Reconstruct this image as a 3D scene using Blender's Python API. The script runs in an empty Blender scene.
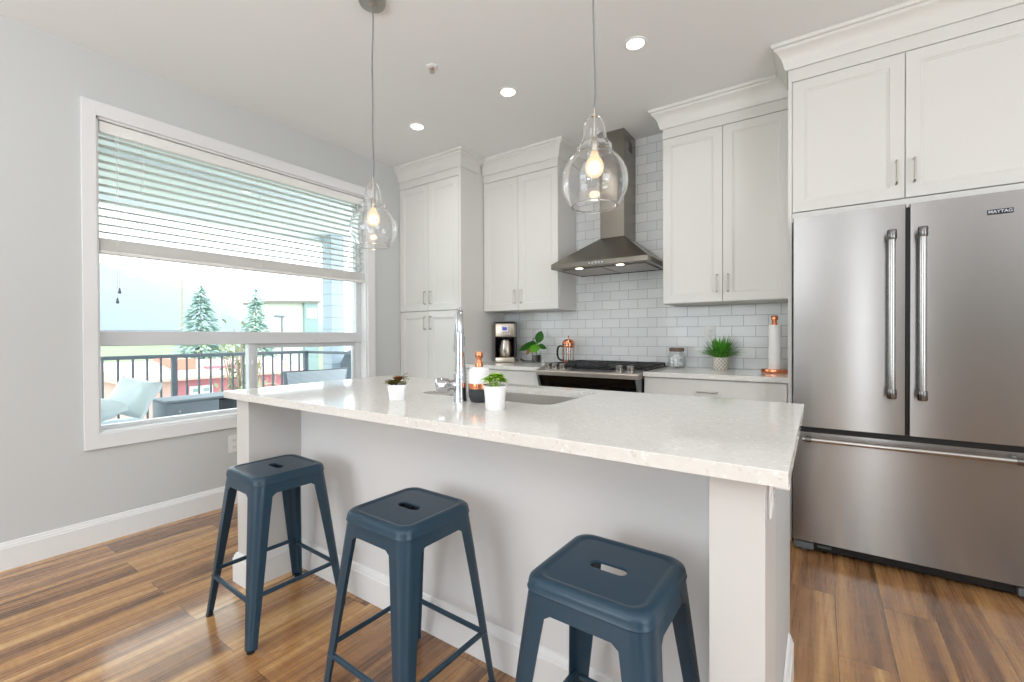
import bpy, bmesh, math, random
from mathutils import Vector, Matrix
PI = math.pi
random.seed(7)
S = bpy.context.scene
COL = S.collection

# ------------------------------------------------------------------ camera
cam_d = bpy.data.cameras.new('camera')
cam_d.lens = 447.887 / 1024 * 36.0
cam_d.sensor_width = 36.0
cam_d.shift_x = -0.00065
cam_d.shift_y = -0.0015
cam_d.clip_start = 0.05
cam_d.clip_end = 2000
cam = bpy.data.objects.new('camera', cam_d)
COL.objects.link(cam)
_yaw, _pit, _rol = math.radians(-34.4564), math.radians(-0.42829), math.radians(-0.2288)
_f = Vector((math.sin(_yaw)*math.cos(_pit), math.cos(_yaw)*math.cos(_pit), math.sin(_pit)))
_r = Vector((math.cos(_yaw), -math.sin(_yaw), 0)); _u = _r.cross(_f)
_r2 = _r*math.cos(_rol) + _u*math.sin(_rol); _u2 = -_r*math.sin(_rol) + _u*math.cos(_rol)
cam.matrix_world = Matrix(((_r2.x, _u2.x, -_f.x, 0), (_r2.y, _u2.y, -_f.y, 0), (_r2.z, _u2.z, -_f.z, 1.147), (0, 0, 0, 1)))
S.camera = cam

# ------------------------------------------------------------------ world, daylight and fill lamps, exposure
S.view_settings.view_transform = 'Standard'
S.view_settings.look = 'None'
S.view_settings.exposure = 0.02
S.view_settings.gamma = 1.0
S.view_settings.use_curve_mapping = False
W = bpy.data.worlds.new('sky'); S.world = W; W.use_nodes = True
_bg = W.node_tree.nodes['Background']
_bg.inputs[0].default_value = (0.87, 0.945, 1.0, 1); _bg.inputs[1].default_value = 4.3

def area(name, loc, rot, sx, sy, power, col=(1, 1, 1), shape='RECTANGLE', spread=PI):
    d = bpy.data.lights.new(name, 'AREA'); d.shape = shape; d.size = sx; d.size_y = sy
    d.energy = power; d.color = col; d.spread = spread
    o = bpy.data.objects.new(name, d); o.location = loc; o.rotation_euler = rot; COL.objects.link(o)
    return o
# lamps added as daylight at unseen openings behind the camera (rear wall at y=-3.4) and on the right (x=3.4)
area('daylight_rear', (-1.9, -3.36, 1.40), (PI/2, 0, PI), 1.8, 2.0, 21, (0.92, 0.965, 1.0)).rotation_euler = (-PI/2, 0, PI)
area('streak_lamp', (0.63, -3.36, 1.15), (0, 0, 0), 0.13, 2.05, 5.5, (0.94, 0.98, 1.0)).rotation_euler = (-PI/2, 0, PI)  # narrow lamp added to put a bright streak on the fridge
area('daylight_fill_right', (3.36, -0.8, 1.45), (0, 0, 0), 2.2, 1.9, 14, (0.93, 0.97, 1.0)).rotation_euler = (0, PI/2, 0)  # fill lamp added on the unseen right side of the room
# unseen fill lamps added behind the camera, facing up to brighten the ceiling
area('ceiling_fill', (-.45, -1.75, 1.2), (PI, 0, 0), .5, .5, 84, (0.92, 0.96, 1.0))
area('ceiling_fill', (2.35, -.2, 1.2), (PI, 0, 0), 0.5, 0.5, 64, (0.92, 0.96, 1.0))

# ------------------------------------------------------------------ materials
def lin(h):
    h = h.lstrip('#'); o = []
    for i in (0, 2, 4):
        c = int(h[i:i+2], 16)/255; o.append(c/12.92 if c <= .04045 else ((c+.055)/1.055)**2.4)
    return (*o, 1)
def mat(name, col='#ffffff', rough=.5, metal=0., spec=.5, coat=0., aniso=0., emit=None, es=0., trans=0., ior=1.45, var=0., vscale=6., bump=0., bscale=40.):
    m = bpy.data.materials.new(name); m.use_nodes = True
    nt = m.node_tree; b = nt.nodes['Principled BSDF']
    c = lin(col) if isinstance(col, str) else col
    b.inputs['Base Color'].default_value = c
    b.inputs['Roughness'].default_value = rough
    b.inputs['Metallic'].default_value = metal
    b.inputs['Specular IOR Level'].default_value = spec
    b.inputs['Coat Weight'].default_value = coat
    b.inputs['Coat Roughness'].default_value = .05
    b.inputs['IOR'].default_value = ior
    b.inputs['Transmission Weight'].default_value = trans
    if aniso:
        b.inputs['Anisotropic'].default_value = aniso; b.inputs['Anisotropic Rotation'].default_value = .25
        t = nt.nodes.new('ShaderNodeTangent'); t.direction_type = 'RADIAL'; t.axis = 'Z'
        nt.links.new(t.outputs[0], b.inputs['Tangent'])
    if emit:
        b.inputs['Emission Color'].default_value = lin(emit); b.inputs['Emission Strength'].default_value = es
    if var or bump:
        tc = nt.nodes.new('ShaderNodeTexCoord')
        n = nt.nodes.new('ShaderNodeTexNoise'); n.inputs['Scale'].default_value = vscale if var else bscale; n.inputs['Detail'].default_value = 4
        nt.links.new(tc.outputs['Object'], n.inputs['Vector'])
        if var:
            mx = nt.nodes.new('ShaderNodeMix'); mx.data_type = 'RGBA'
            mx.inputs['A'].default_value = tuple(x*(1-var) for x in c[:3]) + (1,)
            mx.inputs['B'].default_value = tuple(min(1, x*(1+var)) for x in c[:3]) + (1,)
            nt.links.new(n.outputs['Fac'], mx.inputs['Factor']); nt.links.new(mx.outputs['Result'], b.inputs['Base Color'])
        if bump:
            n2 = nt.nodes.new('ShaderNodeTexNoise'); n2.inputs['Scale'].default_value = bscale; n2.inputs['Detail'].default_value = 3
            nt.links.new(tc.outputs['Object'], n2.inputs['Vector'])
            bp = nt.nodes.new('ShaderNodeBump'); bp.inputs['Strength'].default_value = bump; bp.inputs['Distance'].default_value = .01
            nt.links.new(n2.outputs['Fac'], bp.inputs['Height']); nt.links.new(bp.outputs[0], b.inputs['Normal'])
    return m
def thin_glass(name, tint=(1, 1, 1), rough=.0, boost=1.0, ior=1.45):
    m = bpy.data.materials.new(name); m.use_nodes = True; nt = m.node_tree; nt.nodes.clear()
    o = nt.nodes.new('ShaderNodeOutputMaterial'); mx = nt.nodes.new('ShaderNodeMixShader')
    tr = nt.nodes.new('ShaderNodeBsdfTransparent'); tr.inputs[0].default_value = (*tint, 1)
    gl = nt.nodes.new('ShaderNodeBsdfGlossy'); gl.inputs['Roughness'].default_value = rough
    lw = nt.nodes.new('ShaderNodeLayerWeight'); lw.inputs['Blend'].default_value = .5
    pw = nt.nodes.new('ShaderNodeMath'); pw.operation = 'POWER'; pw.inputs[1].default_value = 5 if boost < 1.2 else 2.4
    ma = nt.nodes.new('ShaderNodeMath'); ma.operation = 'MULTIPLY_ADD'; ma.inputs[1].default_value = .9; ma.inputs[2].default_value = .04*boost; ma.use_clamp = True
    nt.links.new(lw.outputs['Facing'], pw.inputs[0]); nt.links.new(pw.outputs[0], ma.inputs[0]); nt.links.new(ma.outputs[0], mx.inputs[0])
    nt.links.new(tr.outputs[0], mx.inputs[1]); nt.links.new(gl.outputs[0], mx.inputs[2]); nt.links.new(mx.outputs[0], o.inputs[0])
    return m

M = {}
M['wall'] = mat('wall_paint', '#cdcfce', .65, bump=.03, bscale=350)
M['ceil'] = mat('ceiling_paint', '#f0f1f1', .8, bump=.03, bscale=300)
M['trimw'] = mat('white_trim_paint', '#e9e9e9', .35)
M['cab'] = mat('cabinet_paint', '#dddbd7', .38, var=.008, vscale=3)
M['island'] = mat('island_paint', '#e3e3e3', .45)
M['island_end_shaded'] = mat('island_paint_shaded', '#c6c9ca', .45)  # same paint as the back panel, darkened to stand for shade
M['post'] = mat('island_post_paint', '#d0cecb', .4)
M['gap'] = mat('dark_gap', '#3b3a39', .7)
M['vinyl'] = mat('window_vinyl', '#dcdee0', .3)
M['slat'] = mat('blind_slat', '#f0efec', .4)
M['nickel'] = mat('brushed_nickel', '#b5b0a8', .28, 1)
M['chrome'] = mat('chrome', '#c9cbd0', .07, 1)
M['copper'] = mat('polished_copper', '#e2906a', .14, 1)
M['steel'] = mat('stainless_steel', '#a8a7a6', .26, 1, aniso=.88)
M['steel_dark'] = mat('hood_steel', '#8d8880', .27, 1, aniso=.6)
M['steel_sink'] = mat('sink_steel', '#cfccc8', .36, 1)
M['steel_trim'] = mat('range_steel', '#a79f98', .3, 1)
M['handle_steel'] = mat('handle_steel', '#b9b6b3', .18, 1)
M['handle_cap'] = mat('handle_cap', '#7c7a79', .2, 1)
M['iron'] = mat('cast_iron', '#2b2b2d', .55, bump=.1, bscale=200)
M['black'] = mat('black_plastic', '#141415', .35)
M['blackgl'] = mat('black_glass', '#060606', .22, spec=.3)
M['grey_plastic'] = mat('grey_plastic', '#6b6f72', .5)
M['stool'] = mat('blue_grey_powder_coat', '#283f4f', .3, spec=.42, var=.03, vscale=4)
M['stool_dark'] = mat('stool_rubber', '#121518', .6)
M['ceramic'] = mat('white_ceramic', '#f1f0f0', .25)
M['matte_white'] = mat('matte_white', '#efeff0', .5)
M['charcoal'] = mat('charcoal_silicone', '#3a3d40', .55)
M['soil'] = mat('potting_soil', '#3a2418', .9, var=.3, vscale=90, bump=.5, bscale=120)
M['leaf_lime'] = mat('lime_leaf', '#a3cc47', .4, var=.2, vscale=40)
M['leaf_dark'] = mat('dark_leaf', '#2f6b1e', .3, var=.3, vscale=25)
M['leaf_mid'] = mat('mid_leaf', '#5fa02c', .35, var=.25, vscale=25)
M['grass_leaf'] = mat('grass_leaf', '#5ba634', .45, var=.3, vscale=25)
M['leaf_olive'] = mat('olive_leaf', '#6f6a2c', .5, var=.35, vscale=60)
M['leaf_rust'] = mat('rust_leaf', '#8a5a3a', .5, var=.3, vscale=60)
M['leaf_pale'] = mat('pale_leaf', '#c9c4a4', .5, var=.2, vscale=60)
M['paper'] = mat('paper_towel', '#f2f0ee', .85, bump=.15, bscale=180)
M['cord'] = mat('pendant_cord', '#7d7f82', .6)
M['cordblack'] = mat('power_cord', '#161616', .5)
M['stone_dark'] = mat('dark_pebbles', '#15140f', .5, var=.3, vscale=60, bump=.6, bscale=80)
M['white_plastic'] = mat('white_plastic', '#ecebea', .35)
M['led'] = mat('lit_lamp_lens', '#ffffff', .4, emit='#fff4e6', es=9)
M['hoodled'] = mat('lit_hood_lens', '#ffffff', .4, emit='#fff0d8', es=7)
M['filament'] = mat('lit_filament', '#ffddb0', .4, emit='#ffc583', es=12)
M['display'] = mat('lit_display', '#3f3a8a', .3, emit='#5a55b8', es=.6)
M['display_frame'] = mat('display_frame', '#e4e4ee', .3)
M['walnut'] = mat('jar_lid_wood', '#6f5a50', .6, var=.2, vscale=30)
M['coffee_steel'] = mat('coffee_maker_steel', '#b3a99c', .3, 1, aniso=.5)
M['brass'] = mat('brass', '#c7a066', .25, 1)
M['badge'] = mat('badge_navy', '#141a2c', .3)
M['badge_text'] = mat('badge_silver', '#c8ccd2', .3, .8)
M['pane'] = thin_glass('window_glass', (.965, .987, .98), 0, .9)
M['glass'] = thin_glass('clear_glass', (.965, .975, .975), .015, 1.45, 1.5)
M['shade'] = mat('blown_glass', '#ffffff', .0, trans=1., ior=1.45)
M['jarglass'] = thin_glass('jar_glass', (.97, .98, .98), .01, .9)
M['bulbglass'] = thin_glass('bulb_glass', (1, .94, .86), .0, 1.0)

def glow_glass():
    m = bpy.data.materials.new('lit_bulb_glass'); m.use_nodes = True; nt = m.node_tree; nt.nodes.clear()
    o = nt.nodes.new('ShaderNodeOutputMaterial'); mx = nt.nodes.new('ShaderNodeMixShader')
    tr = nt.nodes.new('ShaderNodeBsdfTransparent'); em = nt.nodes.new('ShaderNodeEmission')
    em.inputs[0].default_value = lin('#ffd9ac'); em.inputs[1].default_value = 1.5
    mx.inputs[0].default_value = .55
    nt.links.new(tr.outputs[0], mx.inputs[1]); nt.links.new(em.outputs[0], mx.inputs[2]); nt.links.new(mx.outputs[0], o.inputs[0])
    return m
M['bulb'] = glow_glass()

def slat_mat():
    m = bpy.data.materials.new('blind_slat'); m.use_nodes = True; nt = m.node_tree; nt.nodes.clear()
    o = nt.nodes.new('ShaderNodeOutputMaterial'); mx = nt.nodes.new('ShaderNodeMixShader'); mx.inputs[0].default_value = .42
    d = nt.nodes.new('ShaderNodeBsdfDiffuse'); d.inputs[0].default_value = lin('#f4f4f2')
    t = nt.nodes.new('ShaderNodeBsdfTranslucent'); t.inputs[0].default_value = lin('#f0f4f2')
    nt.links.new(d.outputs[0], mx.inputs[1]); nt.links.new(t.outputs[0], mx.inputs[2]); nt.links.new(mx.outputs[0], o.inputs[0])
    return m
M['slat_thin'] = slat_mat()

def nodes_of(m):
    nt = m.node_tree
    def N(t, **k):
        n = nt.nodes.new(t)
        for a, v in k.items(): setattr(n, a, v)
        return n
    def L(a, b): nt.links.new(a, b)
    return nt, N, L, nt.nodes['Principled BSDF']

def floor_mat():
    m = mat('wood_plank_floor', '#8a6040', .36, coat=.6); nt, N, L, B = nodes_of(m)
    tc = N('ShaderNodeTexCoord'); sp = N('ShaderNodeSeparateXYZ'); L(tc.outputs['Object'], sp.inputs[0])
    cb = N('ShaderNodeCombineXYZ')                       # planks run along Y
    ax = N('ShaderNodeMath', operation='ADD'); ax.inputs[1].default_value = 20.075; L(sp.outputs[0], ax.inputs[0])
    L(sp.outputs[1], cb.inputs[0]); L(ax.outputs[0], cb.inputs[1])
    def brick(mort):
        b = N('ShaderNodeTexBrick'); b.offset = .37; b.offset_frequency = 2; b.squash = 1
        b.inputs['Color1'].default_value = (0, 0, 0, 1); b.inputs['Color2'].default_value = (1, 1, 1, 1); b.inputs['Mortar'].default_value = (.5, .5, .5, 1)
        b.inputs['Scale'].default_value = 1; b.inputs['Mortar Size'].default_value = mort; b.inputs['Mortar Smooth'].default_value = .3; b.inputs['Bias'].default_value = 0
        b.inputs['Brick Width'].default_value = 1.21; b.inputs['Row Height'].default_value = .165
        L(cb.outputs[0], b.inputs['Vector']); return b
    b = brick(.0011)
    # per plank offset for the grain
    B.inputs['Coat Roughness'].default_value = .13
    vm = N('ShaderNodeVectorMath', operation='MULTIPLY_ADD')
    L(b.outputs['Color'], vm.inputs[0]); vm.inputs[1].default_value = (7, 13, 3); L(cb.outputs[0], vm.inputs[2])
    mp = N('ShaderNodeMapping'); mp.inputs['Scale'].default_value = (.5, 10, 1); L(vm.outputs[0], mp.inputs[0])
    n1 = N('ShaderNodeTexNoise'); n1.inputs['Scale'].default_value = 1; n1.inputs['Detail'].default_value = 4; n1.inputs['Roughness'].default_value = .55; n1.inputs['Distortion'].default_value = .35; L(mp.outputs[0], n1.inputs['Vector'])
    mp2 = N('ShaderNodeMapping'); mp2.inputs['Scale'].default_value = (4, 110, 1); L(vm.outputs[0], mp2.inputs[0])
    n2 = N('ShaderNodeTexNoise'); n2.inputs['Scale'].default_value = 1; n2.inputs['Detail'].default_value = 5; n2.inputs['Roughness'].default_value = .65; L(mp2.outputs[0], n2.inputs['Vector'])
    mp3 = N('ShaderNodeMapping'); mp3.inputs['Scale'].default_value = (60, 9, 1); L(vm.outputs[0], mp3.inputs[0])
    n3 = N('ShaderNodeTexNoise'); n3.inputs['Scale'].default_value = 1; n3.inputs['Detail'].default_value = 3; L(mp3.outputs[0], n3.inputs['Vector'])
    def mul(a, k):
        x = N('ShaderNodeMath', operation='MULTIPLY'); L(a, x.inputs[0]); x.inputs[1].default_value = k; return x.outputs[0]
    def add(a, c):
        x = N('ShaderNodeMath', operation='ADD'); L(a, x.inputs[0])
        if isinstance(c, float): x.inputs[1].default_value = c
        else: L(c, x.inputs[1])
        return x.outputs[0]
    sr = N('ShaderNodeSeparateColor'); L(b.outputs['Color'], sr.inputs[0])
    v = add(add(add(mul(n1.outputs['Fac'], 1.95), mul(n2.outputs['Fac'], .13)), mul(n3.outputs['Fac'], .22)), mul(sr.outputs[0], .20))
    v = add(v, -.72)
    cr = N('ShaderNodeValToRGB'); e = cr.color_ramp.elements
    e[0].position = .08; e[0].color = lin('#573b22'); e[1].position = .95; e[1].color = lin('#d8b07c')
    for p, c in ((.3, '#775336'), (.5, '#9c7049'), (.7, '#ba8c58')):
        x = e.new(p); x.color = lin(c)
    L(v, cr.inputs[0])
    mx = N('ShaderNodeMix', data_type='RGBA'); mx.inputs['B'].default_value = lin('#4a3220')
    L(b.outputs['Fac'], mx.inputs['Factor']); L(cr.outputs[0], mx.inputs['A']); L(mx.outputs['Result'], B.inputs['Base Color'])
    bp = N('ShaderNodeBump'); bp.inputs['Strength'].default_value = .12; bp.inputs['Distance'].default_value = .002; L(n2.outputs['Fac'], bp.inputs['Height']); L(bp.outputs[0], B.inputs['Normal'])
    rr = N('ShaderNodeMapRange'); rr.inputs['To Min'].default_value = .2; rr.inputs['To Max'].default_value = .36; L(n2.outputs['Fac'], rr.inputs['Value']); L(rr.outputs[0], B.inputs['Roughness'])
    return m
def tile_mat():
    m = mat('white_subway_tile', '#e2e4e4', .13); nt, N, L, B = nodes_of(m)
    tc = N('ShaderNodeTexCoord'); sp = N('ShaderNodeSeparateXYZ'); L(tc.outputs['Object'], sp.inputs[0])
    ax = N('ShaderNodeMath', operation='ADD'); ax.inputs[1].default_value = 10*.1545 + .8385; L(sp.outputs[0], ax.inputs[0])
    az = N('ShaderNodeMath', operation='ADD'); az.inputs[1].default_value = 10*.0773 - .9045; L(sp.outputs[2], az.inputs[0])
    cb = N('ShaderNodeCombineXYZ'); L(ax.outputs[0], cb.inputs[0]); L(az.outputs[0], cb.inputs[1])
    b = N('ShaderNodeTexBrick'); b.offset = .5
    b.inputs['Color1'].default_value = lin('#dcdfdf'); b.inputs['Color2'].default_value = lin('#e6e7e7'); b.inputs['Mortar'].default_value = lin('#a9a7a4')
    b.inputs['Scale'].default_value = 1; b.inputs['Mortar Size'].default_value = .0017; b.inputs['Mortar Smooth'].default_value = .1
    b.inputs['Brick Width'].default_value = .1545; b.inputs['Row Height'].default_value = .0773
    L(cb.outputs[0], b.inputs['Vector']); L(b.outputs['Color'], B.inputs['Base Color'])
    rr = N('ShaderNodeMapRange'); rr.inputs['To Min'].default_value = .12; rr.inputs['To Max'].default_value = .8; L(b.outputs['Fac'], rr.inputs['Value']); L(rr.outputs[0], B.inputs['Roughness'])
    iv = N('ShaderNodeMath', operation='SUBTRACT'); iv.inputs[0].default_value = 1; L(b.outputs['Fac'], iv.inputs[1])
    n = N('ShaderNodeTexNoise'); n.inputs['Scale'].default_value = 9; n.inputs['Detail'].default_value = 1; L(tc.outputs['Object'], n.inputs['Vector'])
    a2 = N('ShaderNodeMath', operation='MULTIPLY_ADD'); L(n.outputs['Fac'], a2.inputs[0]); a2.inputs[1].default_value = .5; L(iv.outputs[0], a2.inputs[2])
    bp = N('ShaderNodeBump'); bp.inputs['Strength'].default_value = .35; bp.inputs['Distance'].default_value = .004; L(a2.outputs[0], bp.inputs['Height']); L(bp.outputs[0], B.inputs['Normal'])
    return m
def quartz_mat():
    m = mat('white_quartz', '#e4e2de', .09, coat=.0); nt, N, L, B = nodes_of(m)
    tc = N('ShaderNodeTexCoord')
    v = N('ShaderNodeTexVoronoi'); v.inputs['Scale'].default_value = 150; L(tc.outputs['Object'], v.inputs['Vector'])
    n = N('ShaderNodeTexNoise'); n.inputs['Scale'].default_value = 45; n.inputs['Detail'].default_value = 6; L(tc.outputs['Object'], n.inputs['Vector'])
    sc = N('ShaderNodeSeparateColor'); L(v.outputs['Color'], sc.inputs[0])
    cr = N('ShaderNodeValToRGB'); e = cr.color_ramp.elements
    e[0].position = 0; e[0].color = lin('#d6d2cb'); e[1].position = .07; e[1].color = lin('#e1dfda')
    x = e.new(.95); x.color = lin('#e3e1dd'); x = e.new(.985); x.color = lin('#efefee')
    L(sc.outputs[0], cr.inputs[0])
    c2 = N('ShaderNodeValToRGB'); c2.color_ramp.elements[0].position = .35; c2.color_ramp.elements[0].color = lin('#fbfaf9'); c2.color_ramp.elements[1].position = .65; c2.color_ramp.elements[1].color = (1, 1, 1, 1)
    L(n.outputs['Fac'], c2.inputs[0])
    mx = N('ShaderNodeMix', data_type='RGBA', blend_type='MULTIPLY'); mx.inputs['Factor'].default_value = 1
    L(cr.outputs[0], mx.inputs['A']); L(c2.outputs[0], mx.inputs['B']); L(mx.outputs['Result'], B.inputs['Base Color'])
    return m
def pattern_pot_mat():
    m = mat('diamond_pattern_pot', '#dcd6ce', .6); nt, N, L, B = nodes_of(m)
    tc = N('ShaderNodeTexCoord'); sp = N('ShaderNodeSeparateXYZ'); L(tc.outputs['Object'], sp.inputs[0])
    at = N('ShaderNodeMath', operation='ARCTAN2'); L(sp.outputs[1], at.inputs[0]); L(sp.outputs[0], at.inputs[1])
    a = N('ShaderNodeMath', operation='MULTIPLY'); L(at.outputs[0], a.inputs[0]); a.inputs[1].default_value = 13
    z = N('ShaderNodeMath', operation='MULTIPLY'); L(sp.outputs[2], z.inputs[0]); z.inputs[1].default_value = 230
    s1 = N('ShaderNodeMath', operation='SINE'); L(a.outputs[0], s1.inputs[0]); s2 = N('ShaderNodeMath', operation='SINE'); L(z.outputs[0], s2.inputs[0])
    p = N('ShaderNodeMath', operation='MULTIPLY'); L(s1.outputs[0], p.inputs[0]); L(s2.outputs[0], p.inputs[1])
    g = N('ShaderNodeMath', operation='GREATER_THAN'); L(p.outputs[0], g.inputs[0]); g.inputs[1].default_value = .12
    mx = N('ShaderNodeMix', data_type='RGBA'); mx.inputs['A'].default_value = lin('#e6e0d9'); mx.inputs['B'].default_value = lin('#c0b2a6')
    L(g.outputs[0], mx.inputs['Factor']); L(mx.outputs['Result'], B.inputs['Base Color'])
    return m
def wicker_mat(name, c1, c2, sc):
    m = mat(name, c1, .7); nt, N, L, B = nodes_of(m)
    tc = N('ShaderNodeTexCoord'); w = N('ShaderNodeTexWave', wave_type='BANDS', bands_direction='Z'); w.inputs['Scale'].default_value = sc; w.inputs['Distortion'].default_value = 1.2
    L(tc.outputs['Object'], w.inputs['Vector'])
    mx = N('ShaderNodeMix', data_type='RGBA'); mx.inputs['A'].default_value = lin(c1); mx.inputs['B'].default_value = lin(c2)
    L(w.outputs['Fac'], mx.inputs['Factor']); L(mx.outputs['Result'], B.inputs['Base Color'])
    return m
def siding_mat(name, c1, c2, pitch):
    m = mat(name, c1, .6); nt, N, L, B = nodes_of(m)
    tc = N('ShaderNodeTexCoord'); sp = N('ShaderNodeSeparateXYZ'); L(tc.outputs['Object'], sp.inputs[0])
    mo = N('ShaderNodeMath', operation='FLOORED_MODULO'); L(sp.outputs[2], mo.inputs[0]); mo.inputs[1].default_value = pitch
    g = N('ShaderNodeMath', operation='LESS_THAN'); L(mo.outputs[0], g.inputs[0]); g.inputs[1].default_value = pitch*.07
    mx = N('ShaderNodeMix', data_type='RGBA'); mx.inputs['A'].default_value = lin(c1); mx.inputs['B'].default_value = lin(c2)
    L(g.outputs[0], mx.inputs['Factor']); L(mx.outputs['Result'], B.inputs['Base Color'])
    return m
M['floor'] = floor_mat(); M['tile'] = tile_mat(); M['quartz'] = quartz_mat(); M['patpot'] = pattern_pot_mat()
M['wicker'] = wicker_mat('grey_wicker', '#9097a0', '#7b828b', 60)
M['wicker_dark'] = wicker_mat('dark_wicker', '#50555c', '#33373c', 60)
M['wicker_light'] = wicker_mat('light_wicker', '#c3c8ce', '#8b9198', 22)
M['cushion'] = mat('outdoor_cushion', '#dde4e7', .9, bump=.1, bscale=60)
M['rail'] = mat('railing_metal', '#6a727b', .5)
M['deck'] = mat('deck_boards', '#9aa0a2', .7)
M['soffit'] = mat('deck_soffit', '#e4e8e9', .7)
M['siding'] = siding_mat('grey_siding', '#aab6c2', '#8c98a4', .18)
M['white_siding'] = mat('white_siding', '#d6d9da', .7)
M['cover'] = mat('grill_cover', '#5f6a74', .7, bump=.3, bscale=20)
M['hill'] = mat('hazy_hill', '#959cab', 1, spec=0, var=.03, vscale=.02)  # distance haze is put into the base colour
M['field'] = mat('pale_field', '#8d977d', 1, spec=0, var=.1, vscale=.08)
M['conifer'] = mat('conifer_needles', '#a6bfb5', .9, spec=.1, var=.25, vscale=1.5)  # needles lightened, haze is part of this colour
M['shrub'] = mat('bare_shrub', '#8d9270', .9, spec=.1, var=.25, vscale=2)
M['trunk'] = mat('bark', '#9c8d80', .9)
M['redwall'] = mat('red_boards', '#bb7880', .7, var=.1, vscale=2)
M['redroof'] = mat('orange_red_roof', '#cc8672', .7, var=.15, vscale=1)
M['pinkroof'] = mat('pale_pink_roof', '#cfa9a0', .8, var=.12, vscale=1.5)
M['house'] = mat('cream_siding', '#cfd2c6', .8)
M['houseroof'] = mat('house_roof', '#7d776f', .8)
M['housewin'] = mat('house_window', '#8b9f9f', .3)
M['pole'] = mat('timber_pole', '#a39c90', .8)
M['terra'] = mat('terracotta', '#c06a48', .7)

# ------------------------------------------------------------------ mesh helpers
class MB:
    def __init__(s): s.bm = bmesh.new()
    def box(s, a, b, bev=0., seg=2):
        r = bmesh.ops.create_cube(s.bm, size=1); vs = r['verts']
        for v in vs:
            v.co = Vector(tuple(a[i] if v.co[i] < 0 else b[i] for i in range(3)))
        if bev:
            es = list({e for v in vs for e in v.link_edges})
            bmesh.ops.bevel(s.bm, geom=es, offset=bev, segments=seg, profile=.5, affect='EDGES')
        return s
    def lathe(s, prof, n=40, c=(0, 0, 0), axis='Z', cap=True):
        rings = []
        c = Vector(c)
        for r, z in prof:
            ring = []
            if r < 1e-6:
                p = Vector((0, 0, z)); ring = [p]
            else:
                ring = [Vector((r*math.cos(2*PI*k/n), r*math.sin(2*PI*k/n), z)) for k in range(n)]
            q = []
            for p in ring:
                if axis == 'Y': p = Vector((p.x, p.z, -p.y))
                elif axis == 'X': p = Vector((p.z, p.y, -p.x))
                q.append(s.bm.verts.new(p + c))
            rings.append(q)
        for A, B in zip(rings, rings[1:]):
            if len(A) == 1 and len(B) == 1: continue
            for k in range(n):
                a0, a1 = A[k % len(A)], A[(k+1) % len(A)]; b0, b1 = B[k % len(B)], B[(k+1) % len(B)]
                vs = [a0, a1, b1, b0]; u = []
                for v in vs:
                    if v not in u: u.append(v)
                if len(u) >= 3: s.bm.faces.new(u)
        if cap:
            for R in (rings[0], rings[-1]):
                if len(R) > 2:
                    try: s.bm.faces.new(R)
                    except Exception: pass
        return s
    def cyl(s, p0, p1, r0, r1=None, n=16):
        return s.tube([p0, p1], [r0, r0 if r1 is None else r1], n)
    def tube(s, pts, r, n=10, cap=True):
        pts = [Vector(p) for p in pts]; m = len(pts)
        rs = r if isinstance(r, (list, tuple)) else [r]*m
        t0 = (pts[1]-pts[0]).normalized()
        ref = Vector((0, 0, 1)) if abs(t0.z) < .9 else Vector((1, 0, 0))
        u = t0.cross(ref).normalized(); rings = []
        for i, p in enumerate(pts):
            if i == 0: t = t0
            elif i == m-1: t = (pts[-1]-pts[-2]).normalized()
            else: t = ((pts[i+1]-p).normalized() + (p-pts[i-1]).normalized()).normalized()
            u = (u - t*u.dot(t)).normalized(); w = t.cross(u)
            rings.append([s.bm.verts.new(p + (u*math.cos(2*PI*k/n) + w*math.sin(2*PI*k/n))*rs[i]) for k in range(n)])
        for A, B in zip(rings, rings[1:]):
            for k in range(n): s.bm.faces.new([A[k], A[(k+1) % n], B[(k+1) % n], B[k]])
        if cap: s.bm.faces.new(rings[0]); s.bm.faces.new(rings[-1])
        return s
    def prism(s, poly, a, b, axis='X'):
        """poly of (u,v) extruded from a to b: X->(.,u,v)  Y->(u,.,v)  Z->(u,v,.)"""
        def P(u, v, t): return {'X': (t, u, v), 'Y': (u, t, v), 'Z': (u, v, t)}[axis]
        A = [s.bm.verts.new(P(u, v, a)) for u, v in poly]; B = [s.bm.verts.new(P(u, v, b)) for u, v in poly]
        n = len(poly)
        for k in range(n): s.bm.faces.new([A[k], A[(k+1) % n], B[(k+1) % n], B[k]])
        s.bm.faces.new(A); s.bm.faces.new(B); return s
    def rings(s, rs, closed=True, cap0=False, cap1=False):
        R = [[s.bm.verts.new(p) for p in r] for r in rs]; n = len(R[0])
        for A, B in zip(R, R[1:]):
            for k in range(n if closed else n-1): s.bm.faces.new([A[k], A[(k+1) % n], B[(k+1) % n], B[k]])
        if cap0: s.bm.faces.new(R[0])
        if cap1: s.bm.faces.new(R[-1])
        return s
    def poly(s, pts): s.bm.faces.new([s.bm.verts.new(p) for p in pts]); return s
    def blob(s, c, rad, sub=2, noise=.0, seed=0):
        r = bmesh.ops.create_icosphere(s.bm, subdivisions=sub, radius=1); rnd = random.Random(seed)
        for v in r['verts']:
            k = 1 + rnd.uniform(-noise, noise)
            v.co = Vector((c[0]+v.co.x*rad[0]*k, c[1]+v.co.y*rad[1]*k, c[2]+v.co.z*rad[2]*k))
        return s
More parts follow.
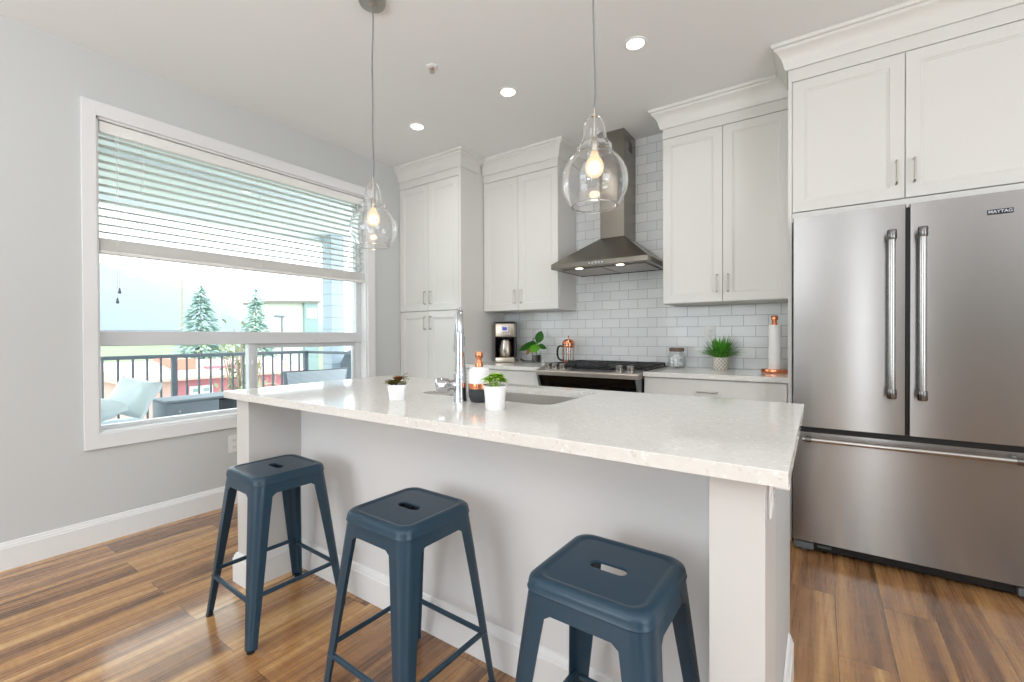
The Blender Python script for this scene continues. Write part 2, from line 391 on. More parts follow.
def ob(name, mb, m, parent=None, smooth=False, loc=None, ang=35):
    me = bpy.data.meshes.new(name); bm = mb.bm
    bmesh.ops.recalc_face_normals(bm, faces=bm.faces); bm.to_mesh(me); bm.free()
    me.materials.append(M[m] if isinstance(m, str) else m)
    o = bpy.data.objects.new(name, me); COL.objects.link(o)
    if loc: o.location = loc
    if parent: o.parent = parent
    if smooth:
        me.polygons.foreach_set('use_smooth', [True]*len(me.polygons))
        try: me.set_sharp_from_angle(angle=math.radians(ang))
        except Exception: pass
    return o
def thing(name, label, cat, loc=(0, 0, 0), group=None, rz=0):
    o = bpy.data.objects.new(name, None); COL.objects.link(o); o.location = loc; o.rotation_euler = (0, 0, rz)
    o.empty_display_size = .05
    return tag(o, label, cat, group)
def tag(o, label, cat, group=None):
    o['label'] = label; o['category'] = cat
    if group: o['group'] = group
    return o
def struct(name, mb, m, parent=None, smooth=False):
    o = ob(name, mb, m, parent, smooth)
    if not parent: o['kind'] = 'structure'
    return o
def box(a, b, bev=0., seg=2): return MB().box(a, b, bev, seg)

XL, YB, ZC = -3.331, 3.59, 2.743          # left wall, back wall, ceiling
XR, YR = 3.4, -3.4                        # right and rear walls (behind the camera)

# ------------------------------------------------------------------ room shell
struct('floor', box((XL-.15, YR-.15, -.1), (XR+.15, YB+.15, 0)), 'floor')
struct('ceiling', box((XL-.15, YR-.15, ZC), (XR+.15, YB+.15, ZC+.12)), 'ceil')
struct('wall_back', box((XL-.15, YB, 0), (XR+.15, YB+.15, ZC)), 'tile')
WY0, WY1, WZ0, WZ1 = .752, 2.560, .605, 2.385      # window opening in the left wall
mb = MB()
mb.box((XL-.15, YR-.15, 0), (XL, WY0, ZC)); mb.box((XL-.15, WY1, 0), (XL, YB, ZC))
mb.box((XL-.15, WY0, 0), (XL, WY1, WZ0)); mb.box((XL-.15, WY0, WZ1), (XL, WY1, ZC))
struct('wall_left', mb, 'wall')
mb = MB()                                          # rear wall: wide window, added slot for the fridge streak, added dark opening
xs = [XL-.15, -2.85, -.95, .50, .76, 1.2, 2.7, XR+.15]
mb.box((xs[0], YR-.15, 0), (xs[1], YR, ZC)); mb.box((xs[1], YR-.15, 0), (xs[2], YR, .5)); mb.box((xs[1], YR-.15, 2.4), (xs[2], YR, ZC))
mb.box((xs[2], YR-.15, 0), (xs[3], YR, ZC)); mb.box((xs[3], YR-.15, 2.2), (xs[4], YR, ZC)); mb.box((xs[4], YR-.15, 0), (xs[5], YR, ZC))
mb.box((xs[5], YR-.15, 2.15), (xs[6], YR, ZC)); mb.box((xs[6], YR-.15, 0), (xs[7], YR, ZC))
# dark recess added behind the opening, so the fridge reflects dark there
mb.box((xs[5]-.1, YR-2.1, 0), (xs[5], YR-.15, 2.4)); mb.box((xs[6], YR-2.1, 0), (xs[6]+.1, YR-.15, 2.4)); mb.box((xs[5]-.1, YR-2.2, 0), (xs[6]+.1, YR-2.1, 2.4)); mb.box((xs[5]-.1, YR-2.2, 2.4), (xs[6]+.1, YR-.15, 2.5)); mb.box((xs[5]-.1, YR-2.2, -.1), (xs[6]+.1, YR-.15, 0))
struct('wall_rear', mb, 'wall')
mb = MB()
mb.box((XR, YR, 0), (XR+.15, -2.0, ZC)); mb.box((XR, .4, 0), (XR+.15, YB, ZC)); mb.box((XR, -2.0, 0), (XR+.15, .4, .5)); mb.box((XR, -2.0, 2.4), (XR+.15, .4, ZC))
struct('wall_right', mb, 'wall')
# baseboard along the left wall: tall flat board with a stepped cap
prof = [(0, 0), (.0150, 0), (.0150, .108), (.0120, .112), (.0120, .118), (.009, .123), (.006, .134), (.0, .137)]
mb = MB(); mb.prism([(XL+u, v) for u, v in prof], YR, 2.93, 'Y')
struct('baseboard_left', mb, 'trimw')

# ------------------------------------------------------------------ window in the left wall
tw = .078
mb = MB()   # flat casing, four boards
OY0, OY1, OZ0, OZ1 = WY0-.062, WY1+tw, WZ0-tw, WZ1+tw
mb.prism([(OY0, OZ0), (OY1, OZ0), (OY1, OZ1), (OY0, OZ1)], XL, XL+.018, 'X')
casing = MB()
casing.box((XL, OY0, OZ0), (XL+.018, WY0, OZ1), .002); casing.box((XL, WY1, OZ0), (XL+.018, OY1, OZ1), .002)
casing.box((XL, WY0, OZ0), (XL+.018, WY1, WZ0), .002); casing.box((XL, WY0, WZ1), (XL+.018, WY1, OZ1), .002)
mb.bm.free()
struct('trim_1', casing, 'trimw')
win = bpy.data.objects.new('window_1', None); COL.objects.link(win); win['kind'] = 'structure'
FX0, FX1 = XL-.125, XL-.075      # vinyl frame depth
mb = MB()
mb.box((XL-.15, WY0, WZ0), (XL, WY0+.012, WZ1)); mb.box((XL-.15, WY1-.012, WZ0), (XL, WY1, WZ1)); mb.box((XL-.15, WY0, WZ1-.012), (XL, WY1, WZ1))
struct('window_jamb', mb, 'trimw', win)
struct('window_sill', box((XL-.15, WY0, WZ0-.002), (XL+.004, WY1, WZ0+.014), .003), 'trimw', win)
fw = .045
mb = MB()
mb.box((FX0, WY0+.012, WZ0+.014), (FX1, WY0+.012+.014, WZ1-.012), .004); mb.box((FX0, WY1-.012-fw, WZ0+.014), (FX1, WY1-.012, WZ1-.012), .004)
mb.box((FX0, WY0+.012, WZ1-.012-fw), (FX1, WY1-.012, WZ1-.012), .004); mb.box((FX0, WY0+.012, WZ0+.014), (FX1, WY1-.012, WZ0+.014+.022), .004)
struct('window_frame', mb, 'vinyl', win)
struct('meeting_rail', box((FX0-.005, WY0+.012, 1.098), (FX1+.012, WY1-.012, 1.186), .005), 'vinyl', win)
MU = 1.61
mb = MB(); mb.box((FX0, MU-.022, WZ0+.036), (FX1+.004, MU+.020, 1.098), .004); mb.box((FX0+.01, MU+.020, WZ0+.036), (FX1-.012, MU+.048, 1.098), .004)
mb.box((FX0+.01, MU+.048, 1.066), (FX1-.012, WY1-.012-fw, 1.098), .004); mb.box((FX0+.01, WY1-.012-fw-.03, WZ0+.036), (FX1-.012, WY1-.012-fw, 1.066), .004); mb.box((FX0+.01, MU+.048, WZ0+.036), (FX1-.012, WY1-.012-fw-.03, WZ0+.066), .004)
struct('slider_sash', mb, 'vinyl', win)
mb = MB(); mb.box((FX1-.004, MU-.006, .93), (FX1+.014, MU+.008, 1.0), .003); mb.tube([(FX1+.01, MU, .985), (FX1+.024, MU, .965), (FX1+.01, MU, .945)], .004, 8)
struct('sash_latch', mb, 'vinyl', win)
struct('upper_pane', box((XL-.101, WY0+.03, 1.18), (XL-.097, WY1-.05, WZ1-.05)), 'pane', win)
struct('fixed_pane', box((XL-.101, WY0+.03, WZ0+.03), (XL-.097, MU-.01, 1.105)), 'pane', win)
struct('sliding_pane', box((XL-.101, MU+.04, WZ0+.05), (XL-.097, WY1-.08, 1.075)), 'pane', win)

# glazing of the openings behind the camera
def rear_window(n, a, b, horizontal):
    w = bpy.data.objects.new(n, None); COL.objects.link(w); w['kind'] = 'structure'
    mb = MB(); f = .06
    (x0, y0, z0), (x1, y1, z1) = a, b; f = .03 if x1-x0 < .4 and horizontal else f
    if horizontal:
        mb.box((x0, y0, z0), (x0+f, y1, z1)); mb.box((x1-f, y0, z0), (x1, y1, z1)); mb.box((x0, y0, z1-f), (x1, y1, z1)); mb.box((x0, y0, z0), (x1, y1, z0+f))
    else:
        mb.box((x0, y0, z0), (x1, y0+f, z1)); mb.box((x0, y1-f, z0), (x1, y1, z1)); mb.box((x0, y0, z1-f), (x1, y1, z1)); mb.box((x0, y0, z0), (x1, y1, z0+f))
    struct('window_frame', mb, 'trimw', w)
rear_window('window_2', (-2.85, YR-.12, .5), (-.95, YR-.06, 2.4), True)
rear_window('streak_opening', (.50, YR-.12, 0), (.76, YR-.06, 2.2), True)  # slot frame added around the fridge streak lamp
rear_window('window_3', (XR+.06, -2.0, .5), (XR+.12, .4, 2.4), False)

# ------------------------------------------------------------------ blind
blind = thing('window_blind', 'white horizontal slat blind half raised in the big window', 'blind', (XL, WY0, WZ1))
def lb(a, b): return (a[0]-XL, a[1]-WY0, a[2]-WZ1), (b[0]-XL, b[1]-WY0, b[2]-WZ1)
def bbox(a, b, bev=0): A, B = lb(a, b); return box(A, B, bev)
BY0, BY1 = WY0+.018, WY1-.018
vb = MB(); A, B = lb((XL-.022, BY0, 2.305), (XL-.006, BY1, 2.368)); vb.box(A, B, .004)
ob('valance', vb, 'slat', blind)
ob('headrail', bbox((XL-.068, BY0, 2.325), (XL-.026, BY1, 2.371)), 'slat', blind)
mb = MB(); z = 2.285
while z > 1.735:
    cx = XL-.040; t = math.radians(1.5); hw = .025
    pts = []
    for k in range(5):
        q = (k/4-.5)*2; pts.append((cx+q*hw*math.cos(t)-XL, z + q*hw*math.sin(t) + .0025*(1-q*q) - WZ1))
    up = pts; dn = [(x, zz-.0024) for x, zz in reversed(pts)]
    mb.prism(up+dn, BY0-WY0, BY1-WY0, 'Y'); z -= .0445
ob('slat', mb, 'slat_thin', blind)
mb = MB(); z = 1.645
ob('bottom_rail', bbox((XL-.064, BY0, 1.625), (XL-.012, BY1, 1.645), .004), 'slat', blind)
for k in range(13):
    A, B = lb((XL-.063, BY0, 1.6465+k*.0052), (XL-.013, BY1, 1.6465+k*.0052+.0036)); mb.box(A, B)
ob('stacked_slats', mb, 'slat', blind)
for yy in (WY0+.22, (WY0+WY1)/2, WY1-.22):
    mb = MB()
    for dx in (-.064, -.014): mb.cyl((dx, yy-WY0, 2.32-WZ1), (dx, yy-WY0, 1.65-WZ1), .0011, n=6)
    ob('ladder_cord', mb, 'slat', blind)
for yy, zz in ((.852, 1.418), (.842, 1.36)):
    c = ob('pull_cord', MB().cyl((-.008, yy-WY0, 2.31-WZ1), (-.008, yy-WY0, zz+.012-WZ1), .0012, n=6), 'slat', blind)
    ob('tassel', MB().lathe([(0, .016), (.003, .016), (.0075, -.010), (.006, -.016), (0, -.016)], 14, (-.008, yy-WY0, zz-WZ1)), 'grey_plastic', c, True)
mb = MB(); mb.cyl((-.006, WY1-.085-WY0, 2.31-WZ1), (-.006, WY1-.085-WY0, 1.72-WZ1), .0035, n=8)
ob('tilt_wand', mb, 'white_plastic', blind, True)

# ------------------------------------------------------------------ cabinetry
def door_mesh(w, h, t=.02, st=.057, rec=.008):
    """shaker door, x 0..w, z 0..h, back at y=0, face at y=-t"""
    b = MB()
    def R(i, y): return [(i, y, i), (w-i, y, i), (w-i, y, h-i), (i, y, h-i)]
    b.rings([R(0, 0), R(0, -t+.0015), R(.0015, -t), R(st, -t), R(st+.003, -t+.0035), R(st+.009, -t+.005), R(st+.011, -t+rec)], True, True, True)
    return b
def bar_handle(L, vertical=True, m='nickel', r=.0048, off=.028, parent=None, loc=(0, 0, 0)):
    """square-ish bow pull centred at loc, standing off toward -y"""
    b = MB(); h = L/2
    def P(s, y): return (0, -y, s) if vertical else (s, -y, 0)
    b.tube([P(-h, 0), P(-h, off-.006), P(-h+.006, off), P(h-.006, off), P(h, off-.006), P(h, 0)], r, 8)
    for s in (-h, h):
        c = P(s, 0); b.lathe([(r*1.9, 0), (r*1.6, .004), (r, .006)], 12, c, 'Y') if False else None
    o = ob('handle', b, m, parent, True); o.location = loc; return o
def cab_door(parent, x0, x1, z0, z1, yf, hx=None, hz=None, hl=.112, m='cab', t=.02):
    """yf = y of the door's face, in parent space"""
    d = ob('door', door_mesh(x1-x0, z1-z0, t), m, parent); d.location = (x0, yf+t, z0)
    if hx is not None: bar_handle(hl, True, parent=d, loc=(hx-x0, -t, hz-z0))
    return d
CROWN = [(.004, 2.612), (.012, 2.612), (.016, 2.622), (.020, 2.632), (.024, 2.652), (.033, 2.675), (.047, 2.696), (.062, 2.708), (.064, 2.722), (.074, 2.724), (.078, 2.732), (.078, 2.7425), (0.0, 2.7425), (0.0, 2.62)]
def crown(parent, org, x0, x1, yf, yb, left, right, yl=None, yr=None):
    """moulding along the front (y=yf) with returns on open sides; org subtracts the thing's place"""
    mb = MB(); rs = []
    for o, z in CROWN:
        p = []
        if left: p += [(x0-o, yl if yl else yb, z), (x0-o, yf-o, z)]
        else: p += [(x0, yf-o, z)]
        if right: p += [(x1+o, yf-o, z), (x1+o, yr if yr else yb, z)]
        else: p += [(x1, yf-o, z)]
        rs.append([Vector(q)-Vector(org) for q in p])
    rs.append(rs[0]); mb.rings(rs, False)
    ends = [[r[0] for r in rs[:-1]], [r[-1] for r in rs[:-1]]]
    for e in ends: mb.poly(e)
    bmesh.ops.remove_doubles(mb.bm, verts=mb.bm.verts, dist=1e-5)
    return ob('crown_molding', mb, 'cab', parent, True, ang=25)

DT = 2.541   # top of the upper doors
def wall_cabinet(name, label, x0, x1, yf, z0, doors, org, left, right, hz, yl=None, yr=None, side=None, group='wall cabinets', fx=None):
    t = thing(name, label, 'cabinet', org, group)
    O = Vector(org)
    def bx(a, b, bev=0): return box(Vector(a)-O, Vector(b)-O, bev)
    mb = MB(); A = Vector((fx or x0, yf+.0225, z0))-O; B = Vector((x1, YB-.003, 2.72))-O; mb.box(A, B, .001)
    ob('carcass', mb, 'cab', t)
    ob('frieze_board', bx((fx or x0, yf, DT+.004), (x1, yf+.022, 2.72), .001), 'cab', t)
    n = len(doors)-1
    mid = (n//2)
    for k in range(n):
        a, b = doors[k]+.0015, doors[k+1]-.0015
        hx = (b-.032) if k % 2 == 0 else (a+.032)
        cab_door(t, a-O.x, b-O.x, z0-O.z+.002, DT-O.z, yf-O.y, hx-O.x, hz-O.z)
    crown(t, org, x0, x1, yf, YB, left, right, yl, yr)
    return t
# upper cabinets either side of the hood
wall_cabinet('wall_cabinet', 'white two-door wall cabinet above the coffee maker, left of the range hood', -2.553, -1.777, 3.254, 1.372, [-2.553, -2.172, -1.777], (-2.165, 3.59, 1.372), False, True, 1.492)
wall_cabinet('wall_cabinet', 'white two-door wall cabinet between the range hood and the fridge', -.928, -.149, 3.254, 1.372, [-.928, -.535, -.149], (-.538, 3.59, 1.372), True, False, 1.495)
# cabinet over the fridge, deeper, with its full-height side panel
FY = 2.80; KY = 2.93
fc = wall_cabinet('wall_cabinet', 'deep white two-door cabinet above the stainless fridge', -.1475, .835, KY, 1.822, [-.128, .346, .82], (.335, 3.59, 1.822), True, False, 1.952, yl=3.176, fx=-.128)
O = Vector((.335, 3.59, 1.822))
ob('side_panel', box(Vector((-.1475, KY, 0))-O, Vector((-.1285, YB-.003, 2.72))-O, .001), 'cab', fc)
ob('filler_strip', box(Vector((-.128, KY+.004, 1.770))-O, Vector((.835, KY+.022, 1.820))-O, .001), 'cab', fc)
# pantry
PY = 2.941
pt = thing('pantry_cabinet', 'tall white four-door pantry cabinet in the corner by the window', 'cabinet', (-2.944, 3.59, 0))
O = Vector((-2.944, 3.59, 0))
ob('carcass', box(Vector((XL+.002, PY+.022, .1))-O, Vector((-2.557, YB-.003, 2.72))-O, .001), 'cab', pt)
ob('toe_kick', box(Vector((XL+.002, PY+.08, 0))-O, Vector((-2.557, PY+.1, .1))-O), 'cab', pt)
ob('frieze_board', box(Vector((XL+.002, PY, DT+.004))-O, Vector((-2.557, PY+.022, 2.72))-O, .001), 'cab', pt)
ob('filler_strip', box(Vector((-2.583, PY+.001, .1))-O, Vector((-2.557, PY+.022, DT+.004))-O, .001), 'cab', pt)
for (z0, z1, hz) in ((1.382, DT, 1.500), (.102, 1.374, 1.270)):
    cab_door(pt, XL+.005-O.x, -2.9505-O.x, z0, z1, PY-O.y, -2.985-O.x, hz)
    cab_door(pt, -2.9475-O.x, -2.585-O.x, z0, z1, PY-O.y, -2.916-O.x, hz)
crown(pt, O, XL+.002, -2.557, PY, YB, False, True, yr=3.176)

# base cabinets and worktops along the back wall
CZ = .905
def base_cabinet(label, x0, x1, drawers, org):
    t = thing('base_cabinet', label, 'cabinet', org, 'base cabinets along the tiled wall'); O = Vector(org)
    ob('carcass', box(Vector((x0, 2.995, .1))-O, Vector((x1, YB-.003, CZ-.031))-O, .001), 'cab', t)
    ob('toe_kick', box(Vector((x0, 3.06, 0))-O, Vector((x1, 3.08, .1))-O), 'cab', t)
    for a, b in drawers:
        d = ob('drawer', box((0, 0, 0), (b-a, .02, .166), .0015), 'cab', t); d.location = Vector((a, 2.975, .702))-O
        bar_handle(.112, False, parent=d, loc=((b-a)/2-.012, 0, .093))
        m = (a+b)/2
        for p, q, hx in ((a, m-.0015, m-.035), (m+.0015, b, m+.035)):
            cab_door(t, p-O.x, q-O.x, .104, .698, 2.975-O.y, hx-O.x, .60)
    return t
base_cabinet('white base cabinet left of the range, below the coffee maker', -2.555, -1.7615, [(-2.55, -1.765)], (-2.15, 3.59, 0))
base_cabinet('white base cabinet with a wide drawer between range and fridge', -.975, -.1505, [(-.972, -.154)], (-.56, 3.59, 0))
tag(ob('worktop', box((-2.5555, 2.955, CZ-.03), (-1.7615, YB-.001, CZ), .002), 'quartz'), 'short quartz worktop under the coffee maker', 'worktop', 'back wall worktops')
tag(ob('worktop', box((-.975, 2.955, CZ-.03), (-.1485, YB-.001, CZ), .002), 'quartz'), 'short quartz worktop under the paper towel roll and grassy plant', 'worktop', 'back wall worktops')

# ------------------------------------------------------------------ island
isl = thing('island_cabinet', 'pale grey kitchen island base with white corner posts and recessed seating side', 'kitchen island', (-1.17, 1.45, 0))
O = Vector((-1.17, 1.45, 0)); IT = .866
IX0, IX1 = -2.262, -.088
def ib(a, b, bev=0): return box(Vector(a)-O, Vector(b)-O, bev)
ob('back_panel', ib((IX0+.1, 1.25, .0), (IX1-.1, 1.268, IT), .001), 'island', isl)
mb = MB(); a, b = Vector((IX0+.02, 1.268, .1))-O, Vector((IX1-.02, 1.895, IT-.005))-O
# hollow body so that the sink can hang in it
mb.box((a.x, a.y, a.z), (b.x, b.y, a.z+.018)); mb.box((a.x, b.y-.018, a.z), (b.x, b.y, b.z)); mb.box((-.42, a.y, a.z), (-.40, b.y, b.z)); mb.box((.48, a.y, a.z), (.50, b.y, b.z))
ob('carcass', mb, 'cab', isl)
ob('post', ib((IX0, 1.0, 0), (IX0+.112, 1.25, IT), .0015), 'post', isl)
ob('post', ib((IX1-.103, 1.0, 0), (IX1, 1.25, IT), .0015), 'post', isl)
ob('end_panel', ib((IX0+.001, 1.25, 0), (IX0+.02, 1.9, IT), .001), 'island_end_shaded', isl)
ob('end_panel', ib((IX1-.02, 1.25, 0), (IX1-.001, 1.9, IT), .001), 'island_end_shaded', isl)
bprof = [(0, 0), (.0165, 0), (.0165, .108), (.013, .113), (.012, .120), (.006, .133), (0, .137)]
def skirting(path, flip=1):
    """path of (x,y) at the wall face, walked so that the room is on the right hand side; mitred"""
    pts = [Vector((p[0], p[1], 0)) for p in path]; rs = []
    n = len(pts)
    for u, v in bprof:
        r = []
        for i, p in enumerate(pts):
            ds = []
            if i > 0: ds.append((p-pts[i-1]).normalized())
            if i < n-1: ds.append((pts[i+1]-p).normalized())
            ns = [Vector((d.y, -d.x, 0)) for d in ds]
            if len(ns) == 2: m = (ns[0]+ns[1]); m = m/(m.dot(ns[0]))
            else: m = ns[0]
            r.append(p + m*u + Vector((0, 0, v)) - O)
        rs.append(r)
    rs.append(rs[0]); mb = MB(); mb.rings(rs, False); mb.poly([r[0] for r in rs[:-1]]); mb.poly([r[-1] for r in rs[:-1]])
    bmesh.ops.remove_doubles(mb.bm, verts=mb.bm.verts, dist=1e-5)
    return mb
ob('baseboard', skirting([(IX0, 1.85), (IX0, 1.0), (IX0+.112, 1.0), (IX0+.112, 1.25), (IX1-.103, 1.25), (IX1-.103, 1.0), (IX1, 1.0), (IX1, 1.775)]), 'trimw', isl, True, ang=20)
for x0, x1 in ((-2.24, -1.65), (-1.645, -.85), (-.845, -.11)):
    d = ob('door', door_mesh(x1-x0, .70), 'cab', isl); d.rotation_euler = (0, 0, PI); d.location = Vector((x1, 1.896, .13))-O
    bar_handle(.112, True, parent=d, loc=(.04, -.02, .62))

# worktop with the sink cutout
SX0, SX1, SY0, SY1 = -1.47, -.80, 1.40, 1.835
WX0, WX1, WY0_, WY1_ = -2.29, -.047, .956, 1.933
IZ = .897
def rrect(x0, y0, x1, y1, r, n):
    pts = []
    for cx, cy, a0 in ((x1-r, y1-r, 0), (x0+r, y1-r, 90), (x0+r, y0+r, 180), (x1-r, y0+r, 270)):
        for k in range(n+1):
            a = math.radians(a0 + 90*k/n); pts.append((cx+r*math.cos(a), cy+r*math.sin(a)))
    return pts
def Z(p, z): return [(x, y, z) for x, y in p]
outer = rrect(WX0, WY0_, WX1, WY1_, .003, 6); outer2 = rrect(WX0+.0015, WY0_+.0015, WX1-.0015, WY1_-.0015, .003, 6)
inner = rrect(SX0, SY0, SX1, SY1, .05, 6)
mb = MB(); mb.rings([Z(inner, IZ-.031), Z(inner, IZ), Z(outer2, IZ), Z(outer, IZ-.0015), Z(outer, IZ-.031), Z(inner, IZ-.031)], True)
bmesh.ops.remove_doubles(mb.bm, verts=mb.bm.verts, dist=1e-6)
tag(ob('island_worktop', mb, 'quartz'), 'long white quartz island top with an undermount sink cut into it', 'worktop')
# sink bowl
sk = thing('kitchen_sink', 'undermount stainless steel sink in the island top', 'sink', (-1.12, 1.62, .866))
O2 = Vector((-1.12, 1.62, .866)); e = .004
def sr(i, z, r): return [(x-O2.x, y-O2.y, z-O2.z) for x, y in rrect(SX0-e+i, SY0-e+i, SX1+e-i, SY1+e-i, r, 6)]
mb = MB(); mb.rings([sr(-.02, .8655, .07), sr(0, .8655, .05), sr(.004, .75, .05), sr(.012, .70, .06), sr(.04, .672, .07), sr(.16, .668, .05), sr(.19, .6675, .02)], True, False, True)
ob('bowl', mb, 'steel_sink', sk, True, ang=60)
ob('drain', MB().lathe([(0, .002), (.03, .002), (.042, .004), (.045, 0)], 24, (0, 0, .6685-.866)), 'chrome', sk, True)

# faucet
fa = thing('kitchen_faucet', 'tall chrome pull-down faucet standing at the island sink', 'faucet', (-1.150, 1.315, IZ), None, math.radians(43))
ob('base', MB().lathe([(0, 0), (.029, 0), (.029, .006), (.0265, .012), (.0255, .05), (.0235, .105), (.022, .112), (0, .112)], 28), 'chrome', fa, True)
ob('spout', MB().tube([(0, 0, .108), (0, 0, .15), (0, 0, .20), (0, 0, .25), (0, .004, .295), (0, .018, .326), (0, .042, .346), (0, .075, .353), (0, .108, .346), (0, .132, .326), (0, .146, .30)], [.0215, .020, .018, .016, .0148, .0142, .014, .014, .014, .014, .0145], 20), 'chrome', fa, True, ang=60)
sh = ob('spray_head', MB().tube([(0, .146, .302), (0, .152, .275), (0, .158, .245), (0, .163, .215), (0, .166, .19), (0, .167, .183)], [.0150, .0172, .0185, .021, .0225, .020], 20), 'chrome', fa, True, ang=60)
ob('spray_button', MB().box((.018, .148, .205), (.025, .168, .25), .003), 'handle_cap', sh, True)
ha = ob('handle', MB().tube([(-.018, 0, .062), (-.040, 0, .062), (-.045, 0, .062), (-.090, 0, .062), (-.096, 0, .062)], [.0185, .0205, .0265, .0285, .020], 22), 'chrome', fa, True, ang=50)
ob('lever', MB().tube([(-.075, .02, .066), (-.076, .05, .070), (-.077, .095, .074)], [.007, .006, .005], 10), 'chrome', ha, True)
ha.parent = fa

# ------------------------------------------------------------------ stools
def rr(hx, hy, r, n=9): return rrect(-hx, -hy, hx, hy, r, n)
def make_stool(label):
    t = thing('bar_stool', label, 'stool', (0, 0, 0), 'blue grey metal stools along the island')
    H = .611
    n = 9
    hole = rrect(-.044, -.0150, .044, .0150, .0149, n)
    b = MB(); h = .1455; R = .042
    rings_ = [Z(hole, H-.0075), Z(hole, H-.005), Z(rr(.0465, .0175, .0174), H-.0035), Z(rr(.049, .020, .0199), H-.0035), Z(rr(h-.035, h-.035, R-.014), H-.0035), Z(rr(h-.032, h-.032, R-.012), H-.0035), Z(rr(h-.027, h-.027, R-.008), H-.0022), Z(rr(h-.022, h-.022, R-.004), H-.0002), Z(rr(h-.016, h-.016, R), H), Z(rr(h-.008, h-.008, R), H-.0025), Z(rr(h-.002, h-.002, R), H-.0085), Z(rr(h, h, R), H-.016), Z(rr(h+.0012, h+.0012, R), H-.027), Z(rr(h+.0024, h+.0024, R), H-.0292), Z(rr(h-.0005, h-.0005, R), H-.031), Z(rr(h-.006, h-.006, R), H-.031), Z(rr(h-.007, h-.007, R), H-.018), Z(rr(h-.03, h-.03, R-.01), H-.0085), Z(rr(.0465, .0175, .0174), H-.0085), Z(hole, H-.0075)]
    b.rings(rings_, True)
    ob('seat', b, 'stool', t, True, ang=50)
    # apron: sheet band under the seat, arched between the legs
    def half(z): return h - .001 + (H-.031-z)/(H-.031)*.0535
    b = MB(); zt, zb = H-.030, H-.068
    P = rr(1, 1, .28, n)
    def ring(z, inset, rad=R): s = half(z)-inset; return Z(rr(s, s, rad), z)
    b.rings([ring(zt, 0), ring(zb, .0), ring(zb, .003), ring(zt, .003)], True)
    ob('apron', b, 'stool', t, True, ang=50)
    # legs
    for sx in (-1, 1):
        for sy in (-1, 1):
            b = MB(); rs = []
            for z, w, rad in ((H-.034, .090, R), (H-.068, .078, .040), (H-.078, .064, .039), (.45, .058, .034), (.3, .049, .028), (.15, .040, .022), (.075, .035, .019), (.055, .034, .018), (.05, .0335, .017), (.008, .0315, .016)):
                s = half(z) + .0005; line = []
                rad = min(rad, w*.8)
                def arc(off):
                    L_ = [(s-w, s-off)]
                    for k in range(7):
                        a = math.radians(90-90*k/6); L_.append((s-rad+(rad-off)*math.cos(a), s-rad+(rad-off)*math.sin(a)))
                    L_.append((s-off, s-w)); return L_
                o_ = arc(0); i_ = arc(.0035)
                rs.append([(sx*x, sy*y, z) for x, y in o_ + i_[::-1]])
            b.rings(rs, True, True, True)
            leg = ob('leg', b, 'stool', t, True, ang=40)
            s = half(.006)+.002; b = MB()
            b.rings([[(sx*x, sy*y, z) for x, y in rrect(s-.027, s-.027, s-.002, s-.002, .010, 3)] for z in (0, .0125)], True, True, True)
            ob('rubber_foot', b, 'stool_dark', leg)
            # rivet low on the outside
    # foot rails
    for k in range(4):
        z = .170 if k % 2 == 0 else .188
        s = half(z)-.006; a = s-.012
        p = {0: [(-a, -s), (a, -s)], 1: [(s, -a), (s, a)], 2: [(a, s), (-a, s)], 3: [(-s, a), (-s, -a)]}[k]
        b = MB(); (x0, y0), (x1, y1) = p
        b.tube([(x0, y0, z), (x1, y1, z)], .0085, 10)
        o = ob('foot_rail', b, 'stool', t, True)
    b = MB(); q = h-.02
    b.tube([(-q, -q, H-.058), (q, q, H-.058)], .005, 8); b.tube([(-q, q, H-.062), (q, -q, H-.062)], .005, 8)
    ob('under_brace', b, 'stool_dark', t, True)
    return t
def copy_tree(o, parent=None):
    c = o.copy(); COL.objects.link(c)
    if parent: c.parent = parent
    for ch in list(o.children): copy_tree(ch, c)
    return c
st0 = make_stool('blue grey metal stool farthest left, nearest the window')
st0.location = (-1.884, .985, 0); st0.rotation_euler = (0, 0, math.radians(-2))
for lab, x, y, rz in (('blue grey metal stool in the middle of the row of three at the island', -1.078, .985, -1.5), ('blue grey metal stool on the right, nearest the white island post', -.405, .98, -1.2)):
    c = copy_tree(st0); c['label'] = lab; c.location = (x, y, 0); c.rotation_euler = (0, 0, math.radians(rz))

# ------------------------------------------------------------------ fridge
fr = thing('refrigerator', 'stainless steel french door fridge with a bottom freezer drawer', 'fridge', (.335, 3.2, 0))
O = Vector((.335, 3.2, 0))
def fb(a, b, bev=0, seg=3): return box(Vector(a)-O, Vector(b)-O, bev, seg)
F0, F1, FM = -.118, .800, .3415
ob('body', fb((F0+.004, 2.866, .06), (F1-.004, 3.55, 1.745), .003), 'grey_plastic', fr)
def fridge_panel(name, x0, x1, z0, z1, bow=.0022):
    """door skin with a slight bow across its width"""
    b = MB(); n = 14; rows = []
    for k in range(n+1):
        u = k/n; x = x0+(x1-x0)*u; y = FY - bow*(1-(2*u-1)**2)
        if k == 0: rows.append((x, y+.004)); x += .003
        if k == n: x -= .003
        rows.append((x, y))
        if k == n: rows.append((x+.003, y+.004))
    poly = [(x1, 2.862)] + [(x0, 2.862)] + rows
    b.prism([(x-O.x, y-O.y) for x, y in poly], z0, z1, 'Z')
    return ob(name, b, 'steel', fr, True, ang=30)
HB = {}
